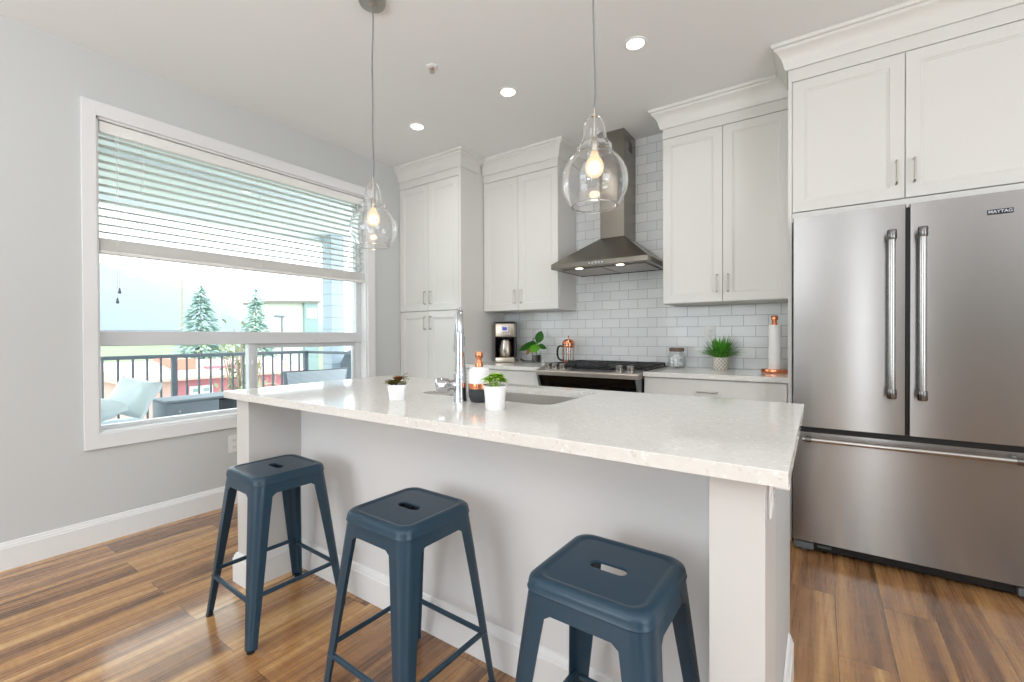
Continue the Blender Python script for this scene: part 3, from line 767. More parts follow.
for nm, x0, x1, hx in (('door', F0, FM-.0065, .2775), ('door', FM+.0065, F1, .3860)):
    d = fridge_panel(nm, x0, x1, .668, 1.763)
    b = MB(); p = Vector((hx, 2.738, 0))-O
    b.tube([(p.x, p.y, .872), (p.x, p.y, 1.612)], .0145, 16)
    hd = ob('handle', b, 'handle_steel', d, True)
    for z in (.845, 1.592):
        b = MB(); b.lathe([(0, 0), (.0165, 0), (.0185, .004), (.0185, .040), (.0165, .046), (0, .046)], 18, (p.x, p.y, z))
        b.tube([(p.x, p.y, z+.021), (p.x, p.y+.068, z+.021)], .010, 12)
        ob('handle_mount', b, 'handle_cap', hd, True, ang=40)
d = fridge_panel('freezer_drawer', F0, F1, .068, .640)
b = MB(); b.tube([(-.075-O.x, 2.742-O.y, .612), (.745-O.x, 2.742-O.y, .612)], .0115, 16)
hd = ob('handle', b, 'handle_steel', d, True)
for x in (-.05, .695):
    b = MB(); b.tube([(x-O.x, 2.742-O.y, .612), (x-O.x, 2.80-O.y, .612)], .009, 12); b.lathe([(.0125, -.014), (.0145, -.012), (.0145, .012), (.0125, .014)], 16, (x-O.x, 2.742-O.y, .612), 'X')
    ob('handle_mount', b, 'handle_cap', hd, True, ang=40)
ob('gasket', fb((F0+.006, 2.815, .640), (F1-.006, 2.862, .668)), 'black', fr)
ob('gasket', fb((FM-.0065, 2.825, .668), (FM+.0065, 2.862, 1.752)), 'black', fr)
ob('kick_grille', fb((F0+.09, 2.845, .012), (F1-.09, 2.90, .062), .004), 'black', fr)
ob('model_plate', fb((-.01, 2.842, .030), (.05, 2.846, .042)), 'grey_plastic', fr)
for x in (F0+.004, F1-.092):
    b = MB(); b.box(Vector((x, 2.825, .012))-O, Vector((x+.088, 2.90, .052))-O, .008); b.lathe([(.014, 0), (.014, .014)], 12, Vector((x+.045, 2.86, 0))-O)
    ob('roller_foot', b, 'grey_plastic', fr, True)
for x in (F0+.012, F1-.075):
    ob('hinge_cover', fb((x, 2.87, 1.745), (x+.07, 2.95, 1.76), .004), 'grey_plastic', fr)
# badge, upper right of the right door
by = FY-.0018
bd = ob('badge', fb((.603, by-.003, 1.668), (.683, by+.004, 1.690), .002), 'badge', fr)
tc = bpy.data.curves.new('badge_text', 'FONT'); tc.body = 'MAYTAG'; tc.size = .0183; tc.align_x = 'CENTER'; tc.align_y = 'CENTER'; tc.extrude = .0006; tc.offset = .0002
to = bpy.data.objects.new('tmp_text', tc); COL.objects.link(to)
dg = bpy.context.evaluated_depsgraph_get(); me = bpy.data.meshes.new_from_object(to.evaluated_get(dg)); bpy.data.objects.remove(to)
me.materials.clear(); me.materials.append(M['badge_text'])
tx = bpy.data.objects.new('badge_lettering', me); COL.objects.link(tx); tx.parent = bd
tx.rotation_euler = (PI/2, 0, 0); tx.location = Vector((.643, by-.0034, 1.679))-O

# ------------------------------------------------------------------ range
rg = thing('gas_range', 'slide-in stainless range with a black front below the hood', 'range', (-1.3685, 3.2, 0))
O = Vector((-1.3685, 3.2, 0))
def gb(a, b, bev=0): return box(Vector(a)-O, Vector(b)-O, bev)
R0, R1 = -1.752, -.985
ob('body', gb((R0, 2.965, .06), (R1, 3.575, .895), .002), 'black', rg)
# sloped fascia
b = MB(); b.prism([(2.868-O.y, .858), (2.868-O.y, .884), (2.876-O.y, .892), (2.985-O.y, .914), (2.985-O.y, .858)], R0-O.x-.008, R1-O.x+.008, 'X')
cp = ob('control_panel', b, 'steel_trim', rg)
nrm = Vector((0, -.198, .98)).normalized()
for x in (-1.692, -1.632, -1.566, -1.130, -1.052):
    base = Vector((x, 2.935, .9045))-O
    b = MB(); b.tube([base, base+nrm*.006, base+nrm*.008, base+nrm*.034, base+nrm*.037], [.029, .029, .0255, .0235, .019], 22)
    kn = ob('knob', b, 'handle_steel', cp, True, ang=40)
b = MB(); b.prism([(2.905-O.y, .8995), (2.975-O.y, .9132), (2.975-O.y, .9112), (2.905-O.y, .8975)], -1.50-O.x, -1.17-O.x, 'X')
ob('display', b, 'blackgl', cp)
# curved black front under the fascia
b = MB(); b.prism([(2.874-O.y, .858), (2.885-O.y, .84), (2.905-O.y, .80), (2.918-O.y, .775), (2.922-O.y, .20), (2.962-O.y, .20), (2.962-O.y, .858)], R0-O.x+.012, R1-O.x-.012, 'X')
dr = ob('oven_door', b, 'blackgl', rg)
for x0, x1 in ((R0, R0+.012), (R1-.012, R1)):
    b = MB(); b.prism([(2.868-O.y, .858), (2.878-O.y, .83), (2.900-O.y, .77), (2.905-O.y, .20), (2.962-O.y, .20), (2.962-O.y, .858)], x0-O.x, x1-O.x, 'X')
    ob('side_trim', b, 'grey_plastic', rg)
b = MB(); b.tube([(R0+.05-O.x, 2.872-O.y, .735), (R1-.05-O.x, 2.872-O.y, .735)], .011, 14)
for x in (R0+.09, R1-.09): b.tube([(x-O.x, 2.872-O.y, .735), (x-O.x, 2.922-O.y, .735)], .009, 10)
ob('door_handle', b, 'handle_steel', dr, True)
ob('warming_drawer', gb((R0+.004, 2.925, .06), (R1-.004, 2.962, .195), .003), 'blackgl', rg)
ob('cooktop', gb((R0-.004, 2.985, .893), (R1+.004, 3.575, .912), .004), 'blackgl', rg)
for k in range(3):
    x0 = R0+.010+k*.2505; x1 = x0+.246
    b = MB(); y0, y1 = 3.0, 3.56; z0, z1 = .922, .938
    for x in (x0, (x0+x1)/2-.006, x1-.012): b.box(Vector((x, y0, z0))-O, Vector((x+.012, y1, z1))-O, .003)
    for y in (y0, y0+.135, (y0+y1)/2-.006, y1-.147, y1-.012): b.box(Vector((x0, y, z0))-O, Vector((x1, y+.012, z1))-O, .003)
    for x in (x0+.006, x1-.006):
        for y in (y0+.006, y1-.006): b.cyl(Vector((x, y, .911))-O, Vector((x, y, .925))-O, .006, n=8)
    ob('grate', b, 'iron', rg)
for x, y in ((-1.6, 3.13), (-1.6, 3.43), (-1.349, 3.28), (-1.1, 3.13), (-1.1, 3.43)):
    ob('burner', MB().lathe([(0, .912), (.048, .912), (.045, .919), (.034, .921), (.032, .927), (0, .928)], 24, Vector((x, y, 0))-O), 'iron', rg, True)

# ------------------------------------------------------------------ hood
hd = thing('range_hood', 'stainless chimney range hood on the tiled wall', 'range hood', (-1.353, 3.59, 1.665))
O = Vector((-1.353, 3.59, 1.665))
H0, H1, HY = -1.733, -.973, 3.06
C0, C1, CY = -1.437, -1.240, 3.325
def hr(x0, x1, y0, z, yb=YB-.002): return [Vector(p)-O for p in ((x0, y0, z), (x1, y0, z), (x1, yb, z), (x0, yb, z))]
b = MB(); b.rings([hr(H0+.012, H1-.012, HY+.012, 1.668), hr(H0+.002, H1-.002, HY+.002, 1.664), hr(H0, H1, HY, 1.666), hr(H0, H1, HY, 1.702), hr(H0+.002, H1-.002, HY+.002, 1.704), hr(C0, C1, CY, 1.915), hr(C0+.01, C1-.01, CY+.01, 1.915)], True, True, True)
ob('canopy', b, 'steel_dark', hd)
ob('chimney', box(Vector((C0, CY, 1.913))-O, Vector((C1, YB-.002, ZC-.001))-O, .002), 'steel_dark', hd)
ob('vent_slot', box(Vector((C1-.001, 3.43, 2.60))-O, Vector((C1+.0012, 3.50, 2.68))-O), 'black', hd)
for x0, x1 in ((H0+.05, -1.36), (-1.346, H1-.05)):
    ob('grease_filter', box(Vector((x0, HY+.10, 1.6605))-O, Vector((x1, YB-.06, 1.667))-O, .002), 'steel_trim', hd)
for x, y in ((-1.512, 3.105), (-1.188, 3.105)):
    l = ob('hood_light', MB().lathe([(0, .0045), (.034, .0045), (.036, .0005), (.030, -.0010), (0, -.001)], 24, Vector((x, y, 1.6605))-O), 'steel_trim', hd, True)
    ob('lens', MB().lathe([(0, 0), (.028, 0), (.028, .002), (0, .002)], 24, Vector((x, y, 1.6585))-O), 'hoodled', l)
for k in range(5):
    ob('button', MB().lathe([(0, -.003), (.006, -.003), (.0065, 0)], 14, Vector((-1.409+k*.025, HY+.0005, 1.686))-O, 'Y'), 'badge_text', hd, True)

# ------------------------------------------------------------------ pendants
def make_pendant(label, x, y=1.385, top=1.879):
    t = thing('pendant_light', label, 'pendant light', (x, y, ZC), 'glass pendants over the island')
    ob('canopy', MB().lathe([(0, 0), (.062, 0), (.062, -.016), (.058, -.024), (.02, -.026), (.008, -.036), (0, -.036)], 36), 'nickel', t, True)
    z0 = top-ZC
    pts = [(.004*math.sin(k*.55)*(1 if 0 < k < 16 else 0), .003*math.sin(k*.8+1)*(1 if 0 < k < 16 else 0), -.034+(z0+.02+.034)*k/16) for k in range(17)]
    ob('cord', MB().tube(pts, .0032, 8), 'cord', t, True)
    ob('stem', MB().lathe([(0, .022), (.005, .022), (.0055, .002), (.011, 0), (.011, -.004), (.004, -.006), (.004, -.078), (.0, -.078)], 16, (0, 0, z0)), 'nickel', t, True)
    prof = [(.006, -.004), (.018, -.007), (.029, -.018), (.036, -.036), (.0395, -.058), (.0415, -.082), (.044, -.094), (.052, -.1), (.0585, -.106), (.0595, -.114), (.0575, -.121), (.058, -.127), (.068, -.136), (.083, -.151), (.097, -.170), (.1075, -.193), (.1125, -.217), (.1125, -.238), (.108, -.260), (.099, -.281), (.088, -.298), (.078, -.309), (.0765, -.312)]
    prof = [(r*.9685, z*.9685) for r, z in prof]
    inn = [(r-.0026, z-.0006) for r, z in prof][::-1]
    ob('glass_shade', MB().lathe(prof + inn, 56, (0, 0, z0), cap=False), 'shade', t, True, ang=80)
    ob('rim', MB().lathe([(.0748+.002*math.cos(a), -.3018+.002*math.sin(a)) for a in [2*PI*k/8 for k in range(9)]], 48, (0, 0, z0), cap=False), 'shade', t, True)
    ob('socket', MB().lathe([(0, -.076), (.009, -.076), (.0125, -.082), (.0125, -.118), (.0118, -.122), (0, -.122)], 24, (0, 0, z0)), 'nickel', t, True)
    bu = ob('bulb', MB().lathe([(.0115, -.119), (.0125, -.130), (.0165, -.139), (.0245, -.151), (.0290, -.163), (.0300, -.174), (.0280, -.187), (.0215, -.198), (.011, -.2045), (0, -.206)], 28, (0, 0, z0), cap=False), 'bulb', t, True, ang=80)
    f = MB(); pp = []
    for k in range(25):
        a = k/24*PI*2; pp.append((.013*math.cos(a), .013*math.sin(a), z0-.168-.012*math.cos(a*4)))
    f.tube(pp, .0013, 6)
    ob('filament', f, 'filament', bu)
    d = bpy.data.lights.new('bulb_glow', 'POINT'); d.energy = 1.2; d.color = (1, .80, .56); d.shadow_soft_size = .02
    l = bpy.data.objects.new('bulb_glow', d); COL.objects.link(l); l.parent = t; l.location = (0, 0, z0-.174)
    return t
make_pendant('clear glass pendant hanging in front of the window blind', -1.749)
make_pendant('clear glass pendant hanging in front of the range hood', -.618)

# ------------------------------------------------------------------ ceiling fittings
def downlight(label, x, y, first=None):
    if first is None:
        t = thing('recessed_light', label, 'ceiling light', (x, y, ZC), 'recessed ceiling lights')
        ob('trim_ring', MB().lathe([(.062, 0), (.060, -.004), (.050, -.006), (.045, -.002), (.045, 0)], 36, cap=False), 'white_plastic', t, True)
        ob('lens', MB().lathe([(0, -.002), (.045, -.002), (.045, -.0008), (0, -.0008)], 32), 'led', t)
    else:
        t = copy_tree(first); t['label'] = label; t.location = (x, y, ZC)
    d = bpy.data.lights.new('downlight_beam', 'AREA'); d.shape = 'DISK'; d.size = .085; d.energy = 2.2; d.color = (1, .97, .93); d.spread = math.radians(150)
    l = bpy.data.objects.new('downlight_beam', d); COL.objects.link(l); l.location = (x, y, ZC-.008)
    return t
dl = downlight('round recessed ceiling light nearest the fridge cabinets', -.833, 2.41)
downlight('round recessed ceiling light, the middle one of the row of three', -1.683, 2.41, dl)
downlight('round recessed ceiling light nearest the pantry corner', -2.526, 2.41, dl)
for x, y in ((-2.5, -.6), (-1.3, -.6), (.44, -.6), (1.6, -.6), (-2.5, -2.2), (-1.3, -2.2), (.52, -2.2), (1.6, 1.2)):   # the same fittings over the rest of the room
    d = bpy.data.lights.new('downlight_beam', 'AREA'); d.shape = 'DISK'; d.size = .085; d.energy = 1.3; d.color = (1, .97, .93); d.spread = math.radians(150)
    l = bpy.data.objects.new('downlight_beam', d); COL.objects.link(l); l.location = (x, y, ZC-.008)
sp = thing('fire_sprinkler', 'small ceiling sprinkler head with a round white plate', 'sprinkler', (-1.896, 1.931, ZC))
ob('escutcheon', MB().lathe([(0, 0), (.036, 0), (.034, -.005), (.016, -.010), (.013, -.004), (0, -.004)], 28), 'white_plastic', sp, True)
b = MB(); b.tube([(.011, 0, -.006), (.013, 0, -.02), (.004, 0, -.032)], .0025, 8); b.tube([(-.011, 0, -.006), (-.013, 0, -.02), (-.004, 0, -.032)], .0025, 8)
ob('head_frame', b, 'nickel', sp, True)
ob('glass_bulb', MB().cyl((0, 0, -.006), (0, 0, -.03), .0028, n=10), 'terra', sp, True)
ob('deflector', MB().lathe([(0, -.031), (.014, -.031), (.014, -.033), (0, -.034)], 20), 'nickel', sp, True)

# ------------------------------------------------------------------ outlets
def outlet(label, loc, rot):
    t = thing('wall_outlet', label, 'outlet', loc, 'white outlet plates'); t.rotation_euler = rot
    ob('cover_plate', MB().box((-.036, -.006, -.059), (.036, 0, .059), .003), 'white_plastic', t)
    for z in (-.022, .022):
        s = ob('socket', MB().box((-.017, -.0085, z-.0145), (.017, -.005, z+.0145), .003), 'white_plastic', t)
        b = MB(); b.box((-.008, -.0088, z-.003), (-.006, -.0082, z+.007)); b.box((.006, -.0088, z-.003), (.008, -.0082, z+.007)); b.cyl((0, -.0088, z-.008), (0, -.0082, z-.008), .0022, n=8)
        ob('slots', b, 'gap', s)
    return t
outlet('white outlet low on the grey wall beside the island post', (XL, 1.452, .415), (0, 0, PI/2))
outlet('white outlet on tile, left of the grassy potted plant', (-.675, YB-.0005, 1.16), (0, 0, 0))
outlet('white outlet on tile behind the coffee maker cord', (-2.16, YB-.0005, 1.145), (0, 0, 0))
ol = outlet('white outlet on the island end under the worktop corner', (IX1+.0005, 1.085, .828), (0, 0, PI/2))
tag(ob('island_plug', MB().box((-.005, -.028, -.02), (.02, 0, .03), .004), 'white_plastic', None, True), 'small white plug sitting in the island end outlet', 'plug')  # plain plug body, gives no light
nl = bpy.data.objects['island_plug']; nl.location = (IX1+.0095, 1.085, .845); nl.rotation_euler = (0, 0, PI/2)

# ------------------------------------------------------------------ things on the island
def leaf(mb, base, direction, length, width, curl=.3, fold=.15, n=5, side=None):
    d = Vector(direction).normalized(); up = Vector((0, 0, 1)); s = d.cross(up)
    if side is not None: s = Vector(side); s = s - d*s.dot(d)
    if s.length < 1e-3: s = Vector((1, 0, 0))
    s.normalize(); u = s.cross(d); L_, C_, R_ = [], [], []
    for k in range(n+1):
        t = k/n; w = width*math.sin(PI*min(1, .08+t*.92))**.8*.5 if k < n else .0004
        p = Vector(base) + d*length*t - up*curl*length*t*t
        C_.append(mb.bm.verts.new(p)); L_.append(mb.bm.verts.new(p + s*w + u*fold*w)); R_.append(mb.bm.verts.new(p - s*w + u*fold*w))
    for k in range(n):
        mb.bm.faces.new([L_[k], C_[k], C_[k+1], L_[k+1]]); mb.bm.faces.new([C_[k], R_[k], R_[k+1], C_[k+1]])
    return mb
# square pot with small succulents
su = thing('succulent_pot', 'small square white pot with brownish succulents on the island', 'potted plant', (-1.390, 1.212, IZ), None, math.radians(42))
b = MB()
def sq(s, z): return Z(rr(s, s, .006, 3), z)
b.rings([sq(.028, 0), sq(.0285, .001), sq(.035, .060), sq(.032, .060), sq(.031, .052)], True, True, True)
po = ob('pot', b, 'ceramic', su, True); pass
so = ob('soil', MB().box((-.0302, -.0302, .046), (.0302, .0302, .0535), .002), 'soil', su)
rnd = random.Random(3)
def rosette(mb, c, R_, n, tilt):
    for k in range(n):
        a = 2*PI*k/n + rnd.uniform(-.2, .2); q = rnd.uniform(.5, 1.)
        leaf(mb, (c[0], c[1], c[2]), (math.cos(a), math.sin(a), tilt*q), R_*rnd.uniform(.95, 1.3), R_*.65, .25, .4, 4)
for m, cs in (('leaf_olive', ((-.022, .004, .056, .036, 13, 1.0), (-.006, -.013, .058, .036, 13, 1.4))), ('leaf_rust', ((.004, .006, .068, .036, 14, 1.7),)), ('leaf_pale', ((.022, -.010, .056, .028, 11, 1.1),))):
    for cx, cy, cz, R_, n, tl in cs:
        b = MB(); rosette(b, (cx, cy, cz), R_, n, tl); rosette(b, (cx, cy, cz+.006), R_*.6, 8, 2.2)
        ob('succulent', b, m, su, True, ang=80)
b = MB()
for k in range(3): b.tube([(.020+k*.004, 0, .055), (.026+k*.005, -.004, .098-k*.006), (.040+k*.003, -.008, .104-k*.013)], .0016, 6)
ob('stem', b, 'leaf_olive', su, True)
# round tapered pot with lime herb
hp = thing('herb_pot', 'tapered round white pot with a lime green plant on the island', 'potted plant', (-.917, 1.228, IZ))
ob('pot', MB().lathe([(0, 0), (.0315, 0), (.033, .003), (.0345, .04), (.037, .064), (.0415, .081), (.0395, .082), (.036, .073), (0, .072)], 40), 'ceramic', hp, True, ang=40)
ob('soil', MB().lathe([(0, .078), (.02, .078), (.0365, .0755), (.0365, .073), (0, .073)], 28), 'soil', hp, True)
for k in range(11):
    a = 2*PI*k/11 + .3; b = MB(); rad = (.012, .024, .033)[k % 3]
    top = Vector((rad*math.cos(a), rad*math.sin(a), (.106, .098, .090)[k % 3]+rnd.uniform(0, .012)))
    b.tube([(rad*.3*math.cos(a), rad*.3*math.sin(a), .077), top], [.0018, .0012], 6)
    for j in range(7):
        q = 2*PI*j/7+a; leaf(b, top, (math.cos(q), math.sin(q), rnd.uniform(.0, .9)), rnd.uniform(.021, .029), .024, .35, .3, 4)
    ob('sprig', b, 'leaf_lime', hp, True, ang=80)
# soap dispenser
sd = thing('soap_dispenser', 'white and charcoal soap bottle with a copper pump by the sink', 'soap dispenser', (-1.074, 1.338, IZ), None, math.radians(40))
ob('sleeve', MB().lathe([(0, 0), (.033, 0), (.040, .006), (.045, .022), (.0465, .04), (.0465, .052), (0, .052)], 40), 'charcoal', sd, True, ang=50)
ob('band', MB().lathe([(.047, .0515), (.0472, .053), (.0472, .070), (.047, .0715)], 40, cap=False), 'copper', sd, True)
ob('bottle', MB().lathe([(0, .0525), (.0462, .0525), (.0462, .112), (.044, .124), (.038, .1305), (.018, .133), (0, .133)], 40), 'matte_white', sd, True, ang=50)
pu = ob('pump', MB().lathe([(0, .131), (.0175, .131), (.0175, .146), (.0165, .150), (.0115, .156), (.0115, .164), (.0165, .170), (.0175, .173), (.0175, .187), (.0155, .191), (0, .191)], 30), 'copper', sd, True, ang=40)
ob('nozzle', MB().tube([(0, .012, .181), (0, .045, .181), (0, .052, .176)], [.005, .0045, .004], 10), 'copper', pu, True)

for _c in sd.children: _c.scale = (.88, .88, 1.0)

# ------------------------------------------------------------------ things on the back worktops
cm = thing('coffee_maker', 'stainless and black drip coffee maker beside the pantry', 'coffee maker', (-2.383, 3.345, CZ), None, math.radians(27))
def cbx(a, b, bev=0, seg=3): return MB().box(a, b, bev, seg)
cw = .091
ob('base', cbx((-cw, 0, 0), (cw, .175, .048), .008), 'coffee_steel', cm, True)
ob('column', cbx((-cw+.002, .168, .045), (cw-.002, .175, .25), .004), 'black', cm, True)
ob('brew_head', cbx((-cw, 0, .232), (cw, .175, .362), .010), 'coffee_steel', cm, True)
ob('lid', cbx((-cw, 0, .360), (cw, .175, .374), .006), 'black', cm, True)
for x in (-cw, cw-.006): ob('side_frame', cbx((x, .004, .046), (x+.006, .15, .236), .003), 'black', cm)
ob('shadow_panel', cbx((-cw+.006, .166, .046), (cw-.006, .172, .236)), 'black', cm)
df = ob('display', cbx((-.030, -.002, .282), (.030, .004, .336), .002), 'display_frame', cm)
ob('screen', cbx((-.021, -.0035, .295), (.021, 0, .324)), 'display', df)
for k in range(5): ob('button', MB().lathe([(0, -.003), (.005, -.003), (.006, 0)], 12, (-.044+k*.022, .0005, .264), 'Y'), 'display_frame', cm, True)
ca = ob('carafe', MB().lathe([(0, .049), (.068, .049), (.077, .056), (.081, .09), (.080, .13), (.073, .17), (.064, .19), (.062, .200), (0, .202)], 40, (0, .0835, 0)), 'coffee_steel', cm, True, ang=50)
ob('carafe_lid', MB().lathe([(0, .20), (.064, .20), (.064, .215), (.05, .224), (0, .226)], 32, (0, .0835, 0)), 'black', ca, True)
b = MB(); b.box((-.014, -.016, .062), (.008, -.006, .208), .004); b.box((-.014, -.016, .195), (.008, .02, .208), .003); b.box((-.014, -.012, .062), (.008, .004, .074), .003)
ob('carafe_handle', b, 'handle_steel', ca, True)
b = MB(); cmi = Matrix.Translation((-2.383, 3.345, CZ)) @ Matrix.Rotation(math.radians(27), 4, 'Z'); cmi = cmi.inverted()
b.tube([cmi @ Vector(q) for q in ((-2.36, 3.565, .925), (-2.30, 3.56, .914), (-2.215, 3.555, .914), (-2.175, 3.555, .94), (-2.18, 3.56, 1.0), (-2.215, 3.562, 1.06), (-2.215, 3.566, 1.12), (-2.17, 3.568, 1.142))], .0035, 8)
pc = ob('power_cord', b, 'cordblack', cm, True)
b = MB(); b.blob((0, 0, 0), (.014, .012, .013), 2)
o = ob('plug', b, 'black', pc, True); o.location = cmi @ Vector((-2.162, 3.568, 1.147))

vp = thing('cutting_vase', 'leafy green cutting in a small glass of dark pebbles', 'potted plant', (-2.098, 3.44, CZ))
ob('glass', MB().lathe([(0, 0), (.043, 0), (.0445, .004), (.0445, .105), (.042, .105), (.042, .006), (0, .006)], 32), 'glass', vp, True)
ob('pebbles', MB().lathe([(0, .007), (.041, .007), (.041, .068), (.03, .074), (0, .072)], 28), 'stone_dark', vp, True)
SIDES = [(.3, -.45, .75), (.2, -.5, .7), (.8, .5, 0), (.8, .5, .1), (.8, .55, 0), (0, -.3, .9), (.8, .5, 0), None]
for i, (d, L_, w, bz, m, cu, st) in enumerate((((-.80, -.60, .05), .15, .085, .168, 'leaf_dark', .42, (-.012, -.008)), ((-.55, -.75, .35), .13, .085, .165, 'leaf_dark', .45, (-.005, -.01)), ((.30, .05, 1.), .115, .078, .185, 'leaf_dark', .05, (.012, 0)), ((.35, -.75, -.45), .095, .075, .165, 'leaf_mid', .2, (.0, -.012)), ((.05, -.8, -.55), .10, .07, .17, 'leaf_mid', .2, (-.006, -.012)), ((.85, .45, .05), .08, .05, .15, 'leaf_dark', .3, (.012, 0)), ((-.6, -.55, -.9), .055, .034, .13, 'leaf_rust', .3, (-.045, -.035)), ((.1, .3, .9), .08, .05, .17, 'leaf_mid', .3, (0, .01)))):
    b = MB(); bs = Vector((st[0], st[1], bz)); b.tube([(0, 0, .07), (st[0]*.5, st[1]*.5, .11), bs], .0022, 6); leaf(b, bs, d, L_, w, cu, .25, 7, SIDES[i])
    ob('leaf', b, m, vp, True, ang=80)

fp = thing('french_press', 'copper and glass french press with a black handle left of the range', 'coffee press', (-1.798, 3.475, CZ))
ob('beaker', MB().lathe([(0, .012), (.046, .012), (.047, .016), (.047, .155), (.0445, .155), (.0445, .018), (0, .018)], 32), 'glass', fp, True)
b = MB()
for k in range(4):
    a = PI/4+k*PI/2; b.tube([(.0485*math.cos(a), .0485*math.sin(a), 0), (.0495*math.cos(a), .0495*math.sin(a), .15)], .0035, 6)
b.lathe([(.0475, .018), (.050, .018), (.050, .030), (.0475, .030)], 32, cap=False)
ob('frame', b, 'copper', fp, True)
ob('collar', MB().lathe([(.0478, .142), (.0515, .142), (.0525, .150), (.0525, .166), (.0478, .166)], 32, cap=False), 'copper', fp, True)
ob('gasket_ring', MB().lathe([(.0478, .166), (.0560, .166), (.0560, .174), (.0478, .174)], 32, cap=False), 'handle_cap', fp, True)
li = ob('lid', MB().lathe([(.0545, .174), (.0555, .178), (.050, .195), (.037, .208), (.018, .214), (0, .215)], 32, cap=False), 'copper', fp, True)
ob('plunger', MB().lathe([(.0022, .02), (.0022, .226), (.006, .230), (.0075, .237), (.005, .244), (0, .246)], 14), 'copper', li, True)
b = MB(); b.tube([(-.050, -.004, .152), (-.08, -.006, .155), (-.098, -.008, .142), (-.105, -.008, .11), (-.103, -.008, .07), (-.092, -.008, .042), (-.075, -.007, .032), (-.05, -.004, .030)], [.008, .008, .0085, .009, .009, .0085, .008, .007], 12)
ob('handle', b, 'black', fp, True)

jr = thing('glass_jar', 'small glass jar with a brown lid full of pale pieces', 'jar', (-.880, 3.44, CZ))
ob('jar', MB().lathe([(0, 0), (.052, 0), (.056, .006), (.057, .03), (.055, .085), (.047, .110), (.0445, .115), (.0445, .122), (.042, .122), (.042, .113), (.0525, .085), (.0545, .03), (.053, .008), (0, .006)], 36), 'jarglass', jr, True)
ob('lid', MB().lathe([(0, .118), (.043, .118), (.0475, .121), (.0475, .142), (.044, .145), (0, .145)], 32), 'walnut', jr, True)
for _c in jr.children: _c.scale = (1.12, 1.12, 1.04)
b = MB()
for k in range(46):
    a = rnd.uniform(0, 2*PI); r_ = .037*math.sqrt(rnd.random()); z_ = .018+.075*rnd.random()
    if k % 2: b.blob((r_*math.cos(a), r_*math.sin(a), z_), (.011, .011, .008), 1)
    else: b.box((r_*math.cos(a)-.008, r_*math.sin(a)-.008, z_-.007), (r_*math.cos(a)+.008, r_*math.sin(a)+.008, z_+.007), .003)
pcs = ob('pale_pieces', b, 'matte_white', None); pcs.location = (-.880, 3.44, CZ); pcs.scale = (1.12, 1.12, 1.04); pcs['kind'] = 'stuff'; pcs['label'] = 'pale pieces filling the small glass jar'

gp = thing('grass_plant', 'bushy green grass plant in a patterned pot on the back worktop', 'potted plant', (-.578, 3.43, CZ))
b = MB(); b.lathe([(0, 0), (.048, 0), (.050, .003), (.0515, .088), (.0485, .088), (.047, .078), (0, .078)], 40)
ob('pot', b, 'patpot', gp, True, ang=40)
ob('soil', MB().lathe([(0, .083), (.0478, .080), (.0478, .077), (0, .077)], 24), 'soil', gp)
b = MB()
for k in range(230):
    a = rnd.uniform(0, 2*PI); r0 = .036*math.sqrt(rnd.random()); out = rnd.random()**.9
    L_ = rnd.uniform(.125, .185); d = Vector((math.cos(a)*(.15+out*.85), math.sin(a)*(.15+out*.85), 1.15-out*.55))
    base = (r0*math.cos(a), r0*math.sin(a), .08)
    leaf(b, base, d, L_, .0105, .35*out+.05, .3, 5)
ob('grass_blades', b, 'grass_leaf', gp, True, ang=80)

ph = thing('paper_towel_holder', 'copper paper towel stand at the right end of the worktop', 'paper towel holder', (-.241, 3.33, CZ))
ob('base', MB().lathe([(0, 0), (.074, 0), (.076, .003), (.076, .022), (.074, .025), (0, .025)], 44), 'copper', ph, True, ang=40)
ob('rod', MB().cyl((0, 0, .024), (0, 0, .33), .006, n=12), 'copper', ph, True)
ob('knob', MB().lathe([(0, .308), (.0165, .308), (.0165, .322), (.013, .327), (.013, .334), (.0205, .341), (.0215, .350), (.0205, .362), (.016, .368), (0, .369)], 28), 'copper', ph, True, ang=40)
b = MB(); b.lathe([(.0055+.001, .0255), (.0345, .0255), (.0345, .3055), (.0065, .3055), (.0065, .0255)], 44, cap=False)
pr = ob('paper_towel_roll', b, 'paper', None, True, ang=40); pr.location = (-.241, 3.33, CZ); tag(pr, 'slim white paper towel roll on the copper stand', 'paper towel')

# ------------------------------------------------------------------ outside: covered balcony
DZ = -.15
struct('balcony_floor', box((-6.45, -2.0, DZ-.15), (XL-.16, 4.4, DZ)), 'deck')['kind'] = 'structure'
mb = MB(); mb.box((-6.6, -2.5, 2.72), (XL-.16, 4.6, 2.82)); mb.box((-6.6, -2.5, 2.64), (-6.45, 4.6, 2.95)); mb.box((-5.0, -2.5, 2.67), (-4.86, 4.6, 2.72))
struct('balcony_ceiling', mb, 'soffit')
# railing
rl = thing('balcony_railing', 'dark grey metal balcony railing with slim balusters outside the window', 'railing', (-6.3, 2.1, DZ))
O = Vector((-6.3, 2.1, DZ))
def rb(a, b, bev=0): return box(Vector(a)-O, Vector(b)-O, bev)
ob('top_rail', rb((-6.325, -1.0, .905), (-6.275, 3.78, .948), .006), 'rail', rl)
ob('bottom_rail', rb((-6.315, -1.0, -.06), (-6.285, 3.78, -.03), .004), 'rail', rl)
for y in (2.10, 3.745, .1):
    ob('post', rb((-6.328, y-.028, DZ), (-6.272, y+.028, .906), .004), 'rail', rl)
y = 2.10
for k in range(-16, 13):
    yy = 2.10+k*.1285
    if abs(yy-2.10) < .01 or abs(yy-.1) < .05 or yy > 3.70: continue
    ob('baluster', rb((-6.309, yy-.009, -.035), (-6.291, yy+.009, .908)), 'rail', rl)
ob('return_rail', rb((-6.30, 3.755, .905), (-5.0, 3.80, .945), .006), 'rail', rl)
